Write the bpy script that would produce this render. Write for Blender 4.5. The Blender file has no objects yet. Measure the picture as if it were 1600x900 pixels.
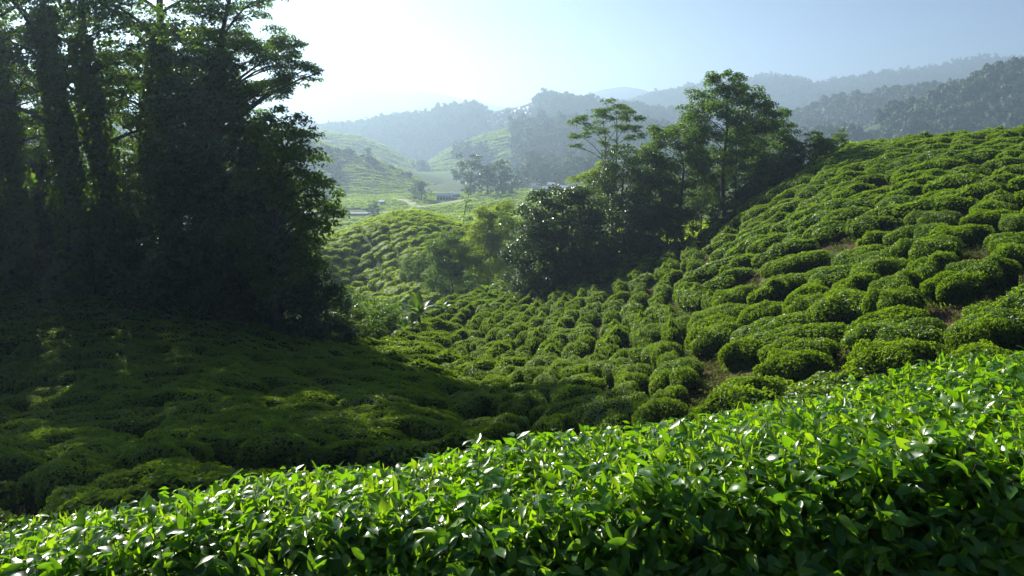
import bpy, math, random
import numpy as np
from mathutils import Vector, Matrix
R = math.radians
rs = np.random.RandomState(7)
random.seed(7)
scene = bpy.context.scene
col = scene.collection

# ------------------------------------------------------------------ camera, world, sun, exposure
FPX, VH = 1200.0, 200.0            # focal length in photo pixels, photo row of the horizon
cam_data = bpy.data.cameras.new('camera')
cam = bpy.data.objects.new('camera', cam_data); col.objects.link(cam)
cam.location = (0, 0, 0); cam.rotation_euler = (R(90), 0, 0)
cam_data.sensor_width = 36; cam_data.lens = 27
cam_data.shift_y = -(450 - VH) / 1600
cam_data.clip_start = 0.05; cam_data.clip_end = 30000
scene.camera = cam

SUN_EL, SUN_AZ = 26.0, -34.0       # azimuth from +Y, negative = towards -X
world = bpy.data.worlds.new('World'); scene.world = world; world.use_nodes = True
wn = world.node_tree.nodes; wl = world.node_tree.links
bg = wn['Background']; sky = wn.new('ShaderNodeTexSky')
sky.sky_type = 'NISHITA'; sky.sun_disc = False
sky.sun_elevation = R(SUN_EL); sky.sun_rotation = R(SUN_AZ)
sky.air_density = 0.6; sky.dust_density = 0.4; sky.ozone_density = 2.0; sky.altitude = 1400
wl.new(sky.outputs[0], bg.inputs[0]); bg.inputs[1].default_value = 0.05

sun_data = bpy.data.lights.new('sun', 'SUN'); sun = bpy.data.objects.new('sun', sun_data); col.objects.link(sun)
sun_data.energy = 5.0; sun_data.angle = R(0.5); sun_data.color = (1.0, 0.95, 0.84)
sdir = Vector((math.sin(R(SUN_AZ)) * math.cos(R(SUN_EL)), math.cos(R(SUN_AZ)) * math.cos(R(SUN_EL)), math.sin(R(SUN_EL))))
sun.rotation_euler = (-sdir).to_track_quat('-Z', 'Y').to_euler()

scene.view_settings.view_transform = 'Standard'; scene.view_settings.look = 'None'
scene.view_settings.gamma = 1.0; scene.view_settings.exposure = 1.2
try:
    cy = scene.cycles
    cy.use_denoising = True; cy.max_bounces = 6; cy.diffuse_bounces = 1; cy.glossy_bounces = 1
    cy.transmission_bounces = 2; cy.volume_bounces = 0; cy.transparent_max_bounces = 8
    cy.use_adaptive_sampling = False
    cy.denoising_prefilter = 'ACCURATE'
except Exception:
    pass

# ------------------------------------------------------------------ helpers
def P(u, v, y):                     # photo pixel + depth -> world point
    return ((u - 800) / FPX * y, y, (VH - v) / FPX * y)

def h2(ix, iy, seed):
    n = (ix.astype(np.int64) * 374761393 + iy.astype(np.int64) * 668265263 + seed * 974634777) & 0x7fffffff
    n = ((n ^ (n >> 13)) * 1274126177) & 0x7fffffff
    return ((n ^ (n >> 16)) & 0xffff) / 65535.0

def vnoise(x, y, seed=0):
    x = np.asarray(x, float); y = np.asarray(y, float)
    ix = np.floor(x); iy = np.floor(y); fx = x - ix; fy = y - iy
    fx = fx * fx * (3 - 2 * fx); fy = fy * fy * (3 - 2 * fy)
    a = h2(ix, iy, seed); b = h2(ix + 1, iy, seed); c = h2(ix, iy + 1, seed); d = h2(ix + 1, iy + 1, seed)
    return (a * (1 - fx) + b * fx) * (1 - fy) + (c * (1 - fx) + d * fx) * fy

def fbm(x, y, seed=0, octv=4):
    s = 0; a = 0.5; t = 0
    for k in range(octv):
        s = s + a * vnoise(np.asarray(x) * 2 ** k, np.asarray(y) * 2 ** k, seed + k); t += a; a *= 0.5
    return s / t * 2 - 1

def mesh_np(name, V, F, mats, rnd=None, mi=None, smooth=False):
    V = np.asarray(V, np.float32); F = np.asarray(F, np.int32)
    me = bpy.data.meshes.new(name); n = F.shape[1]
    me.vertices.add(len(V)); me.vertices.foreach_set('co', V.ravel())
    me.loops.add(F.size); me.loops.foreach_set('vertex_index', F.ravel())
    me.polygons.add(len(F)); me.polygons.foreach_set('loop_start', np.arange(0, F.size, n, dtype=np.int32))
    if mi is not None: me.polygons.foreach_set('material_index', np.asarray(mi, np.int32))
    me.polygons.foreach_set('use_smooth', np.full(len(F), smooth, bool))
    if rnd is not None:
        at = me.attributes.new('rnd', 'FLOAT', 'POINT'); at.data.foreach_set('value', np.asarray(rnd, np.float32))
    for m in (mats if isinstance(mats, (list, tuple)) else [mats]): me.materials.append(m)
    me.update(calc_edges=True)
    return me

def link(name, data, parent=None, loc=None):
    o = bpy.data.objects.new(name, data); col.objects.link(o)
    if parent is not None: o.parent = parent
    if loc is not None: o.location = loc
    return o

def tag(o, label=None, cat=None, group=None, kind=None):
    if label: o['label'] = label
    if cat: o['category'] = cat
    if group: o['group'] = group
    if kind: o['kind'] = kind
    return o

class Acc:                          # collects quad geometry
    def __init__(s): s.V = []; s.F = []; s.R = []; s.M = []; s.n = 0
    def add(s, V, F, rnd=0.5, m=0):
        V = np.asarray(V, float).reshape(-1, 3); F = np.asarray(F, int).reshape(-1, 4)
        s.V.append(V); s.F.append(F + s.n); s.n += len(V)
        s.R.append(np.broadcast_to(np.asarray(rnd, float), (len(V),)).copy())
        s.M.append(np.broadcast_to(np.asarray(m, int), (len(F),)).copy())
    def arrays(s): return np.concatenate(s.V), np.concatenate(s.F), np.concatenate(s.R), np.concatenate(s.M)
    def mesh(s, name, mats, smooth=False):
        V, F, Rn, M = s.arrays(); return mesh_np(name, V, F, mats, Rn, M, smooth)

def tube(acc, pts, radii, sides=6, rnd=0.5, m=0):
    pts = np.asarray(pts, float); n = len(pts)
    T = np.gradient(pts, axis=0); T /= np.linalg.norm(T, axis=1)[:, None] + 1e-9
    ref = np.tile(np.array([0.31, 0.95, 0.05]), (n, 1))
    A = np.cross(T, ref); A /= np.linalg.norm(A, axis=1)[:, None] + 1e-9; B = np.cross(T, A)
    th = np.arange(sides) * 2 * math.pi / sides
    r = np.asarray(radii, float)[:, None, None]
    V = pts[:, None, :] + r * (np.cos(th)[None, :, None] * A[:, None, :] + np.sin(th)[None, :, None] * B[:, None, :])
    i = np.arange(n - 1)[:, None] * sides; j = np.arange(sides)[None, :]; j2 = (j + 1) % sides
    F = np.stack([i + j, i + j2, i + sides + j2, i + sides + j], -1).reshape(-1, 4)
    acc.add(V.reshape(-1, 3), F, rnd, m)

def box(acc, x0, x1, y0, y1, z0, z1, m=0):
    V = [(x, y, z) for z in (z0, z1) for y in (y0, y1) for x in (x0, x1)]
    acc.add(V, [(0, 2, 3, 1), (4, 5, 7, 6), (0, 1, 5, 4), (2, 6, 7, 3), (0, 4, 6, 2), (1, 3, 7, 5)], 0.5, m)

def leaf_quads(c, nrm, size, rng, asp=0.5, fold=0.12):
    """diamond leaves: centres c, rough normals nrm -> V (4n,3), F (n,4)"""
    n = len(c)
    nrm = nrm / (np.linalg.norm(nrm, axis=1)[:, None] + 1e-9)
    t = rng.normal(size=(n, 3)); t -= (t * nrm).sum(1)[:, None] * nrm; t /= np.linalg.norm(t, axis=1)[:, None] + 1e-9
    b = np.cross(nrm, t); s = np.broadcast_to(np.asarray(size, float), (n,))[:, None]
    s = s * rng.uniform(0.7, 1.25, (n, 1))
    V = np.stack([c - t * s * 0.5, c + b * s * asp * 0.5 + nrm * s * fold, c + t * s * 0.5, c - b * s * asp * 0.5 + nrm * s * fold], 1)
    return V.reshape(-1, 3), np.arange(4 * n).reshape(n, 4)

def scatter(tmpls, idx, M3, T, rj=None):
    """merge copies of templates: tmpls list of (V,F,R,M); idx (n,), M3 (n,3,3), T (n,3)"""
    acc = Acc()
    for k, (V, F, Rn, M) in enumerate(tmpls):
        w = np.where(idx == k)[0]
        if len(w) == 0: continue
        VV = np.einsum('nij,vj->nvi', M3[w], V) + T[w][:, None, :]
        nv = len(V); FF = F[None] + (np.arange(len(w)) * nv)[:, None, None]
        rr = np.tile(Rn, len(w)) if rj is None else np.clip((Rn[None] + rj[w][:, None]), 0, 1).ravel()
        acc.add(VV.reshape(-1, 3), FF.reshape(-1, 4), rr, np.tile(M, len(w)))
    return acc

def rot_frames(up, ang, sc):
    """frames with z along up, spun by ang, scaled sc (n,3)"""
    up = up / np.linalg.norm(up, axis=1)[:, None]
    x = np.stack([np.cos(ang), np.sin(ang), np.zeros(len(ang))], 1)
    x -= (x * up).sum(1)[:, None] * up; x /= np.linalg.norm(x, axis=1)[:, None]
    y = np.cross(up, x)
    return np.stack([x * sc[:, :1], y * sc[:, 1:2], up * sc[:, 2:3]], 2)

# ------------------------------------------------------------------ materials
def nmat(name):
    m = bpy.data.materials.new(name); m.use_nodes = True
    return m, m.node_tree.nodes, m.node_tree.links, m.node_tree.nodes['Principled BSDF']

def leaf_mat(name, c0, c1, c2, tr=0.4, trc=(0.16, 0.30, 0.02), rough=0.4, spec=0.5, nscale=None):
    m, N, L, b = nmat(name)
    a = N.new('ShaderNodeAttribute'); a.attribute_name = 'rnd'
    r = N.new('ShaderNodeValToRGB'); e = r.color_ramp.elements
    e[0].color = (*c0, 1); e[1].color = (*c2, 1); k = e.new(0.55); k.color = (*c1, 1)
    L.new(a.outputs['Fac'], r.inputs[0])
    if nscale:
        tc = N.new('ShaderNodeNewGeometry'); nz = N.new('ShaderNodeTexNoise'); nz.inputs['Scale'].default_value = nscale
        nz.inputs['Detail'].default_value = 3
        L.new(tc.outputs['Position'], nz.inputs['Vector'])
        ad = N.new('ShaderNodeMath'); ad.operation = 'MULTIPLY_ADD'; ad.inputs[1].default_value = 1.1; 
        sb = N.new('ShaderNodeMath'); sb.operation = 'SUBTRACT'; sb.inputs[1].default_value = 0.5
        L.new(nz.outputs['Fac'], sb.inputs[0]); L.new(sb.outputs[0], ad.inputs[0]); L.new(a.outputs['Fac'], ad.inputs[2])
        L.new(ad.outputs[0], r.inputs[0])
    L.new(r.outputs[0], b.inputs['Base Color'])
    b.inputs['Roughness'].default_value = rough; b.inputs['Specular IOR Level'].default_value = spec
    t = N.new('ShaderNodeBsdfTranslucent'); mx = N.new('ShaderNodeMixShader'); mx.inputs[0].default_value = tr
    mc = N.new('ShaderNodeMix'); mc.data_type = 'RGBA'; mc.blend_type = 'MIX'; mc.inputs[0].default_value = 0.7
    L.new(r.outputs[0], mc.inputs[6]); mc.inputs[7].default_value = (*trc, 1)
    L.new(mc.outputs[2], t.inputs['Color'])
    L.new(b.outputs[0], mx.inputs[1]); L.new(t.outputs[0], mx.inputs[2])
    L.new(mx.outputs[0], N['Material Output'].inputs['Surface'])
    return m

def plain(name, c, rough=0.7, c2=None, scale=3.0, spec=0.3, bump=0.0, metal=0.0):
    m, N, L, b = nmat(name)
    b.inputs['Base Color'].default_value = (*c, 1); b.inputs['Roughness'].default_value = rough
    b.inputs['Specular IOR Level'].default_value = spec; b.inputs['Metallic'].default_value = metal
    if c2:
        g = N.new('ShaderNodeNewGeometry'); nz = N.new('ShaderNodeTexNoise'); nz.inputs['Scale'].default_value = scale; nz.inputs['Detail'].default_value = 6
        L.new(g.outputs['Position'], nz.inputs['Vector'])
        r = N.new('ShaderNodeValToRGB'); e = r.color_ramp.elements
        e[0].position = 0.35; e[1].position = 0.65; e[0].color = (*c, 1); e[1].color = (*c2, 1)
        L.new(nz.outputs['Fac'], r.inputs[0]); L.new(r.outputs[0], b.inputs['Base Color'])
        if bump:
            bp = N.new('ShaderNodeBump'); bp.inputs['Strength'].default_value = bump; bp.inputs['Distance'].default_value = 0.1
            L.new(nz.outputs['Fac'], bp.inputs['Height']); L.new(bp.outputs[0], b.inputs['Normal'])
    return m

M_tea = leaf_mat('tea_foliage', (0.014, 0.050, 0.006), (0.038, 0.100, 0.008), (0.120, 0.200, 0.010), 0.45, (0.38, 0.60, 0.008), 0.42, 0.4, 0.35)
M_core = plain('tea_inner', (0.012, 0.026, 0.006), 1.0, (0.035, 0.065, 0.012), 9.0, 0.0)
M_hedge = leaf_mat('tea_leaf', (0.008, 0.045, 0.006), (0.022, 0.095, 0.008), (0.10, 0.190, 0.008), 0.45, (0.32, 0.70, 0.006), 0.30, 0.45)
M_young = leaf_mat('tea_shoot_leaf', (0.05, 0.16, 0.012), (0.10, 0.22, 0.015), (0.18, 0.30, 0.02), 0.5, (0.50, 0.80, 0.01), 0.33, 0.5)
M_tree = leaf_mat('tree_foliage', (0.022, 0.050, 0.012), (0.040, 0.085, 0.014), (0.075, 0.125, 0.020), 0.42, (0.26, 0.48, 0.02), 0.45, 0.35)
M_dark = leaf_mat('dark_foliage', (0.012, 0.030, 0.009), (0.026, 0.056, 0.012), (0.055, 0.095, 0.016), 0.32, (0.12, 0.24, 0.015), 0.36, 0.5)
M_bright = leaf_mat('bright_foliage', (0.06, 0.11, 0.012), (0.10, 0.17, 0.016), (0.16, 0.22, 0.02), 0.55, (0.50, 0.68, 0.02), 0.45, 0.4)
M_forest = leaf_mat('forest_foliage', (0.016, 0.040, 0.012), (0.030, 0.065, 0.015), (0.060, 0.100, 0.022), 0.25, (0.10, 0.20, 0.03), 0.6, 0.3, 0.02)
M_field = leaf_mat('tea_field_foliage', (0.045, 0.10, 0.008), (0.085, 0.165, 0.008), (0.18, 0.30, 0.010), 0.55, (0.62, 0.85, 0.010), 0.7, 0.12, 0.12)
M_teacore = leaf_mat('tea_field_inner', (0.05, 0.11, 0.008), (0.09, 0.17, 0.01), (0.14, 0.24, 0.012), 0.4, (0.4, 0.6, 0.01), 0.6, 0.2)
M_bark = plain('bark', (0.055, 0.045, 0.035), 0.85, (0.13, 0.11, 0.09), 6.0, 0.2, 0.5)
M_twig = plain('tea_stem', (0.05, 0.035, 0.02), 0.8, (0.10, 0.085, 0.03), 30.0, 0.2)

def ground_mat():
    m, N, L, b = nmat('soil_and_fields')
    g = N.new('ShaderNodeNewGeometry')
    n1 = N.new('ShaderNodeTexNoise'); n1.inputs['Scale'].default_value = 3.2; n1.inputs['Detail'].default_value = 8; n1.inputs['Roughness'].default_value = 0.7
    n2 = N.new('ShaderNodeTexNoise'); n2.inputs['Scale'].default_value = 0.35; n2.inputs['Detail'].default_value = 4
    L.new(g.outputs['Position'], n1.inputs['Vector']); L.new(g.outputs['Position'], n2.inputs['Vector'])
    r1 = N.new('ShaderNodeValToRGB'); e = r1.color_ramp.elements
    e[0].position = 0.35; e[0].color = (0.030, 0.020, 0.012, 1); e[1].position = 0.72; e[1].color = (0.17, 0.095, 0.05, 1)
    L.new(n1.outputs['Fac'], r1.inputs[0])
    r2 = N.new('ShaderNodeValToRGB'); e = r2.color_ramp.elements
    e[0].color = (0.030, 0.060, 0.010, 1); e[1].color = (0.09, 0.14, 0.02, 1); L.new(n1.outputs['Fac'], r2.inputs[0])
    rr = N.new('ShaderNodeValToRGB'); rr.color_ramp.elements[0].position = 0.50; rr.color_ramp.elements[1].position = 0.60
    L.new(n2.outputs['Fac'], rr.inputs[0])
    sep = N.new('ShaderNodeSeparateXYZ'); L.new(g.outputs['Position'], sep.inputs[0])
    far = N.new('ShaderNodeMapRange'); far.inputs[1].default_value = 64; far.inputs[2].default_value = 78; L.new(sep.outputs['Y'], far.inputs[0])
    mxf = N.new('ShaderNodeMath'); mxf.operation = 'MAXIMUM'; L.new(rr.outputs[0], mxf.inputs[0]); L.new(far.outputs[0], mxf.inputs[1])
    mx = N.new('ShaderNodeMix'); mx.data_type = 'RGBA'; L.new(mxf.outputs[0], mx.inputs[0])
    L.new(r1.outputs[0], mx.inputs[6]); L.new(r2.outputs[0], mx.inputs[7])
    L.new(mx.outputs[2], b.inputs['Base Color']); b.inputs['Roughness'].default_value = 0.95; b.inputs['Specular IOR Level'].default_value = 0.15
    bp = N.new('ShaderNodeBump'); bp.inputs['Strength'].default_value = 0.8; bp.inputs['Distance'].default_value = 0.08
    L.new(n1.outputs['Fac'], bp.inputs['Height']); L.new(bp.outputs[0], b.inputs['Normal'])
    return m
M_ground = ground_mat()
M_hill = plain('hill_green', (0.022, 0.045, 0.014), 0.9, (0.05, 0.085, 0.022), 0.012, 0.15)
M_teahill = plain('tea_hill_green', (0.05, 0.10, 0.015), 0.9, (0.09, 0.16, 0.02), 0.02, 0.15)

# ------------------------------------------------------------------ terrain
COLS = {  # photo column: five visible slope nodes (depth, row), then eight farther nodes
 -1600: [(14,830),(20,740),(28,640),(36,560),(46,500), (60,470),(85,430),(115,420),(150,400),(220,360),(320,330),(420,305),(600,290)],
 -300: [(14,810),(19,720),(27,615),(36,520),(44,462), (56,455),(85,430),(115,420),(150,400),(220,360),(320,330),(420,305),(600,290)],
 0:    [(13,800),(19,705),(27,600),(36,505),(43,458), (56,455),(85,430),(115,420),(150,400),(220,360),(320,330),(420,305),(600,290)],
 300:  [(13,755),(19,668),(26,592),(33,538),(40,497), (56,500),(85,440),(115,415),(150,400),(220,362),(320,330),(420,303),(600,288)],
 480:  [(15,722),(20,663),(26,612),(33,568),(39,537), (56,560),(92,462),(108,400),(145,405),(215,365),(300,332),(420,300),(600,285)],
 560:  [(16,708),(21,657),(27,614),(34,576),(40,550), (56,590),(98,462),(111,362),(146,385),(215,362),(300,330),(420,299),(600,284)],
 620:  [(16,698),(21,654),(27,616),(34,582),(42,556), (57,590),(84,492),(112,336),(146,378),(215,358),(300,328),(420,298),(600,283)],
 660:  [(17,690),(22,652),(28,614),(36,574),(50,512), (60,560),(74,500),(112,337),(146,372),(215,356),(300,326),(420,297),(600,283)],
 720:  [(18,680),(24,645),(32,600),(43,540),(60,463), (73,540),(80,490),(114,358),(146,370),(215,352),(300,324),(420,296),(600,282)],
 800:  [(19,672),(24,640),(31,590),(42,530),(58,474), (74,530),(95,450),(120,400),(150,375),(215,350),(300,318),(420,294),(600,280)],
 1000: [(18,655),(23,605),(30,545),(40,480),(56,400), (70,400),(92,370),(120,350),(150,345),(215,335),(300,310),(420,290),(600,275)],
 1100: [(16,640),(21,578),(28,512),(37,442),(56,386), (70,384),(90,366),(120,345),(150,340),(215,330),(300,308),(420,288),(600,274)],
 1200: [(16,622),(20.5,552),(26,482),(35,404),(58,300), (74,335),(95,350),(120,330),(150,325),(215,320),(300,305),(420,286),(600,272)],
 1330: [(15.5,602),(20,522),(26,435),(35,345),(62,236), (80,250),(100,270),(120,290),(150,300),(215,305),(300,300),(420,285),(600,270)],
 1450: [(15,585),(19,492),(24.5,410),(34,320),(56,226), (75,240),(95,262),(120,280),(150,290),(215,300),(300,298),(420,285),(600,270)],
 1600: [(14,572),(18.5,472),(24,390),(33,300),(52,214), (70,228),(95,250),(120,270),(150,285),(215,295),(300,295),(420,285),(600,270)],
 2000: [(13,540),(18,430),(24,350),(33,280),(50,196), (70,215),(95,240),(120,260),(150,280),(215,290),(300,290),(420,285),(600,270)],
 3200: [(13,500),(18,400),(24,320),(33,250),(50,180), (70,200),(95,230),(120,250),(150,270),(215,290),(300,290),(420,285),(600,270)],
}
cu = np.array(sorted(COLS)); NU = 481
ug = np.linspace(-1600, 3200, NU)
ctl = np.array([COLS[k] for k in cu], float)
Yk = np.stack([np.interp(ug, cu, ctl[:, k, 0]) for k in range(13)], 1)
Zk = np.stack([np.interp(ug, cu, ctl[:, k, 0] * (VH - ctl[:, k, 1]) / FPX) for k in range(13)], 1)
xn = (ug - 800) / FPX * 6
near = [(-14, -1.6 + 0.13 * xn), (-2, -1.72 + 0.12 * xn), (1.0, -1.95 + 0.11 * xn), (4.6, -3.0 + 0.10 * xn), (7.2, -4.3 + 0.15 * xn)]
Yk = np.concatenate([np.stack([np.full(NU, a) for a, _ in near], 1), Yk, np.stack([np.full(NU, 1500.), np.full(NU, 9000.)], 1)], 1)
Zk = np.concatenate([np.stack([b for _, b in near], 1), Zk, np.stack([np.full(NU, -70.), np.full(NU, -150.)], 1)], 1)
g5 = np.exp(-0.5 * (np.arange(-6, 7) / 2.4) ** 2); g5 /= g5.sum()
sm = lambda A: np.stack([np.convolve(np.pad(A[:, k], 6, mode='edge'), g5, 'valid') for k in range(A.shape[1])], 1)
Yk, Zk = sm(Yk), sm(Zk)
yg = np.concatenate([np.linspace(-14, 7, 22)[:-1], 7 + (np.linspace(0, 1, 110) ** 1.25) * 63, np.geomspace(70, 600, 150)[1:], np.geomspace(600, 9000, 40)[1:]])
def pchip(xk, yk, x):
    h = np.diff(xk); d = np.diff(yk) / h; m = np.zeros(len(xk))
    for i in range(1, len(xk) - 1):
        if d[i - 1] * d[i] > 0:
            w1 = 2 * h[i] + h[i - 1]; w2 = h[i] + 2 * h[i - 1]; m[i] = (w1 + w2) / (w1 / d[i - 1] + w2 / d[i])
    m[0] = d[0]; m[-1] = d[-1]
    i = np.clip(np.searchsorted(xk, x) - 1, 0, len(h) - 1); t = (x - xk[i]) / h[i]
    return ((1 + 2 * t) * (1 - t) ** 2 * yk[i] + t * (1 - t) ** 2 * h[i] * m[i] + t * t * (3 - 2 * t) * yk[i + 1] + t * t * (t - 1) * h[i] * m[i + 1])
ZT = np.stack([pchip(Yk[i], Zk[i], yg) for i in range(NU)], 0)
XX = (ug[:, None] - 800) / FPX * np.maximum(yg, 6)[None, :]; YY = np.broadcast_to(yg[None, :], XX.shape)
amp = np.clip(YY / 400, 0, 1) * 3.0
ZT = ZT + 0.10 * fbm(XX / 2.1, YY / 2.1, 5) * np.clip((YY - 6) / 4, 0, 1) * (YY < 600) + amp * fbm(XX / 45, YY / 45, 9, 3) * np.clip((YY - 120) / 100, 0, 1)

def hgt(x, y):
    x = np.asarray(x, float); y = np.asarray(y, float)
    u = 800 + FPX * x / np.maximum(y, 6)
    fu = np.clip((u - ug[0]) / (ug[1] - ug[0]), 0, NU - 1.001); iu = fu.astype(int); fu = fu - iu
    iy = np.clip(np.searchsorted(yg, y) - 1, 0, len(yg) - 2); fy = np.clip((y - yg[iy]) / (yg[iy + 1] - yg[iy]), 0, 1)
    return (ZT[iu, iy] * (1 - fu) + ZT[iu + 1, iy] * fu) * (1 - fy) + (ZT[iu, iy + 1] * (1 - fu) + ZT[iu + 1, iy + 1] * fu) * fy
def nrm_at(x, y, e=0.8):
    dx = (hgt(x + e, y) - hgt(x - e, y)) / (2 * e); dy = (hgt(x, y + e) - hgt(x, y - e)) / (2 * e)
    n = np.stack([-dx, -dy, np.ones_like(dx)], 1); return n / np.linalg.norm(n, axis=1)[:, None]
def uv_of(x, y, z): return 800 + FPX * x / y, VH - FPX * z / y
def hz(x, y): return float(hgt(np.array([x]), np.array([y]))[0])

NY = len(yg)
V = np.stack([XX, YY, ZT], 2).reshape(-1, 3)
i = np.arange(NU - 1)[:, None]; j = np.arange(NY - 1)[None, :]
F = np.stack([i * NY + j, (i + 1) * NY + j, (i + 1) * NY + j + 1, i * NY + j + 1], -1).reshape(-1, 4)
tag(link('ground', mesh_np('ground', V, F, M_ground, smooth=True)), 'red brown soil and green valley floor under the tea bushes', 'ground', kind='structure')

# ------------------------------------------------------------------ far hills
def sample_line(pts, u):
    p = np.array(pts, float); return np.interp(u, p[:, 0], p[:, 1])

class Ridge:
    def __init__(s, name, Y, pts, front, back, base, label, mat, nz=0.1, lam=None, nx=260, ny=90, seed=1, spur=0.35, skew=0.0):
        p = np.array(pts, float); s.Y = Y; s.pts = p; s.front = front; s.back = back; s.base = base; s.seed = seed
        s.nz = nz; s.lam = lam or Y * 0.12; s.spur = spur; s.skew = skew
        s.x0, s.x1 = (p[0, 0] - 800) / FPX * Y, (p[-1, 0] - 800) / FPX * Y
        xs = np.linspace(s.x0, s.x1, nx); t = np.linspace(-1, 1, ny); X, T = np.meshgrid(xs, t, indexing='ij')
        Yv = np.where(T < 0, Y + T * front, Y + T * back)
        Z = s.h(X, Yv)
        V = np.stack([X, Yv, Z], 2).reshape(-1, 3); i = np.arange(nx - 1)[:, None]; j = np.arange(ny - 1)[None, :]
        F = np.stack([i * ny + j, (i + 1) * ny + j, (i + 1) * ny + j + 1, i * ny + j + 1], -1).reshape(-1, 4)
        s.o = tag(link(name, mesh_np(name, V, F, mat, smooth=True)), label, 'hill', kind='structure')
    def h(s, X, Y):
        t = np.where(Y < s.Y, (Y - s.Y) / s.front, (Y - s.Y) / s.back)
        u = 800 + X / s.Y * FPX
        top = s.Y * (VH - np.interp(u + s.skew * t * 100, s.pts[:, 0], s.pts[:, 1])) / FPX
        sp = fbm(X / s.lam + 0.4 * t * s.spur * 3, Y / (s.lam * 4), s.seed, 4)
        a = np.clip(np.abs(t) * (1 + s.spur * 1.6 * sp * np.minimum(1, np.abs(t) * 3)), 0, 1)
        prof = 0.5 + 0.5 * np.cos(math.pi * a ** 0.85)
        H = top - s.base
        edge = np.clip((u - s.pts[0, 0]) / 60, 0, 1) * np.clip((s.pts[-1, 0] - u) / 60, 0, 1)
        return s.base + H * prof + s.nz * H * fbm(X / (s.lam * 0.35), Y / (s.lam * 0.35), s.seed + 9, 4) * (prof * (0.25 + np.minimum(1, np.abs(t) * 4)) * 0.8)

# crown templates for woods seen from far: lumpy shells of small faces
def crown_tmpl(seed, n=90, lobes=6):
    rng = np.random.RandomState(seed); acc = Acc()
    c = rng.normal(size=(lobes, 3)) * [0.42, 0.42, 0.28]; c[:, 2] += 0.75; r = rng.uniform(0.35, 0.6, lobes)
    k = rng.randint(0, lobes, n); d = rng.normal(size=(n, 3)); d /= np.linalg.norm(d, axis=1)[:, None]; d[:, 2] = np.where(d[:, 2] < -0.3, -d[:, 2], d[:, 2])
    pos = c[k] + d * r[k][:, None] * rng.uniform(0.8, 1.05, (n, 1))
    V, F = leaf_quads(pos, d + rng.normal(size=(n, 3)) * 0.3, 0.42, rng, 0.8, 0.1)
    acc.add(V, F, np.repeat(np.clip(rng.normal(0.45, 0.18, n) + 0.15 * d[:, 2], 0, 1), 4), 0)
    return acc.arrays()
CT = [crown_tmpl(s) for s in range(6)]
CTD = [crown_tmpl(20 + s, 260, 9) for s in range(4)]

def woods(name, label, xs, ys, zs, size, tm=CT, mat=None, sd=3, cat='woods'):
    rng = np.random.RandomState(sd); n = len(xs)
    sc = size * np.clip(rng.lognormal(-0.1, 0.3, n), 0.4, 1.6)
    tall = rng.uniform(0.8, 1.5, n)
    M3 = rot_frames(np.tile([0., 0, 1], (n, 1)), rng.uniform(0, 6.28, n), np.stack([sc, sc, sc * tall], 1))
    T = np.stack([xs, ys, zs - sc * 0.25], 1)
    acc = scatter(tm, rng.randint(0, len(tm), n), M3, T, rng.normal(0, 0.16, n))
    return tag(link(name, acc.mesh(name, mat or M_forest)), label, cat, kind='stuff')

def ridge_woods(rg, name, label, n, size, tmin=-0.75, tmax=0.06, tm=CT, sd=3, mask=None):
    rng = np.random.RandomState(sd)
    x = rng.uniform(rg.x0, rg.x1, n); t = rng.uniform(tmin, tmax, n)
    y = rg.Y + np.where(t < 0, t * rg.front, t * rg.back)
    u = 800 + FPX * x / y; keep = (u > -80) & (u < 1700)
    if mask is not None: keep &= mask(u, VH - FPX * rg.h(x, y) / y)
    x, y = x[keep], y[keep]
    return woods(name, label, x, y, rg.h(x, y), size, tm, None, sd)

rid = {}
rid['far_l'] = Ridge('mountains', 3000, [(-900,120),(100,140),(420,135),(490,118),(545,112),(620,135),(700,150),(790,168),(900,185)], 900, 500, -150, 'very pale mountain slope almost lost in the glow on the left', M_hill, 0.05, seed=3)
rid['far_m'] = Ridge('mountains', 2800, [(560,175),(760,170),(860,160),(910,150),(945,139),(975,135),(1005,140),(1040,155),(1120,175),(1300,180)], 700, 500, -150, 'pale blue mountain peak behind the middle trees', M_hill, 0.05, seed=4)
rid['mt_r'] = Ridge('mountains', 1900, [(800,200),(900,185),(985,160),(1040,147),(1090,138),(1165,127),(1215,122),(1240,128),(1262,137),(1300,130),(1350,122),(1400,116),(1460,110),(1510,97),(1560,96),(1600,100),(1700,96),(2300,90),(3200,120)], 750, 500, -90, 'long blue mountain ridge along the right horizon', M_hill, 0.09, seed=5, nx=500, ny=120)
rid['mid_c'] = Ridge('hills', 1150, [(380,215),(520,200),(620,190),(662,184),(700,172),(735,166),(760,176),(805,168),(850,152),(900,158),(950,165),(1000,170),(1080,185),(1160,200)], 330, 300, -75, 'hazy blue hill in the middle with white greenhouses on top', M_hill, 0.10, seed=6, nx=340)
rid['tea_l2'] = Ridge('hills', 760, [(200,185),(420,200),(500,206),(560,214),(600,230),(640,252),(680,272),(720,292)], 260, 240, -50, 'pale tea covered spur falling to the right behind the left slope', M_teahill, 0.06, seed=7)
rid['tea_r2'] = Ridge('hills', 820, [(610,290),(660,262),(700,236),(745,216),(790,204),(850,196),(920,192),(1000,200),(1100,215)], 300, 200, -55, 'hazy tea covered hillside in the middle of the valley', M_teahill, 0.10, seed=8)
rid['tea_l1'] = Ridge('hills', 470, [(100,190),(380,200),(470,214),(520,232),(570,248),(610,262),(650,281),(690,300)], 120, 160, -36, 'dark green tea slope descending behind the left trees', M_teahill, 0.08, seed=9)
rid['for_r'] = Ridge('hills', 950, [(1080,235),(1180,205),(1235,188),(1290,172),(1330,162),(1400,157),(1450,152),(1500,146),(1535,138),(1600,120),(1750,100),(2300,90)], 420, 300, -60, 'forested ridge behind the right tea hill', M_hill, 0.12, seed=10)
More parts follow.
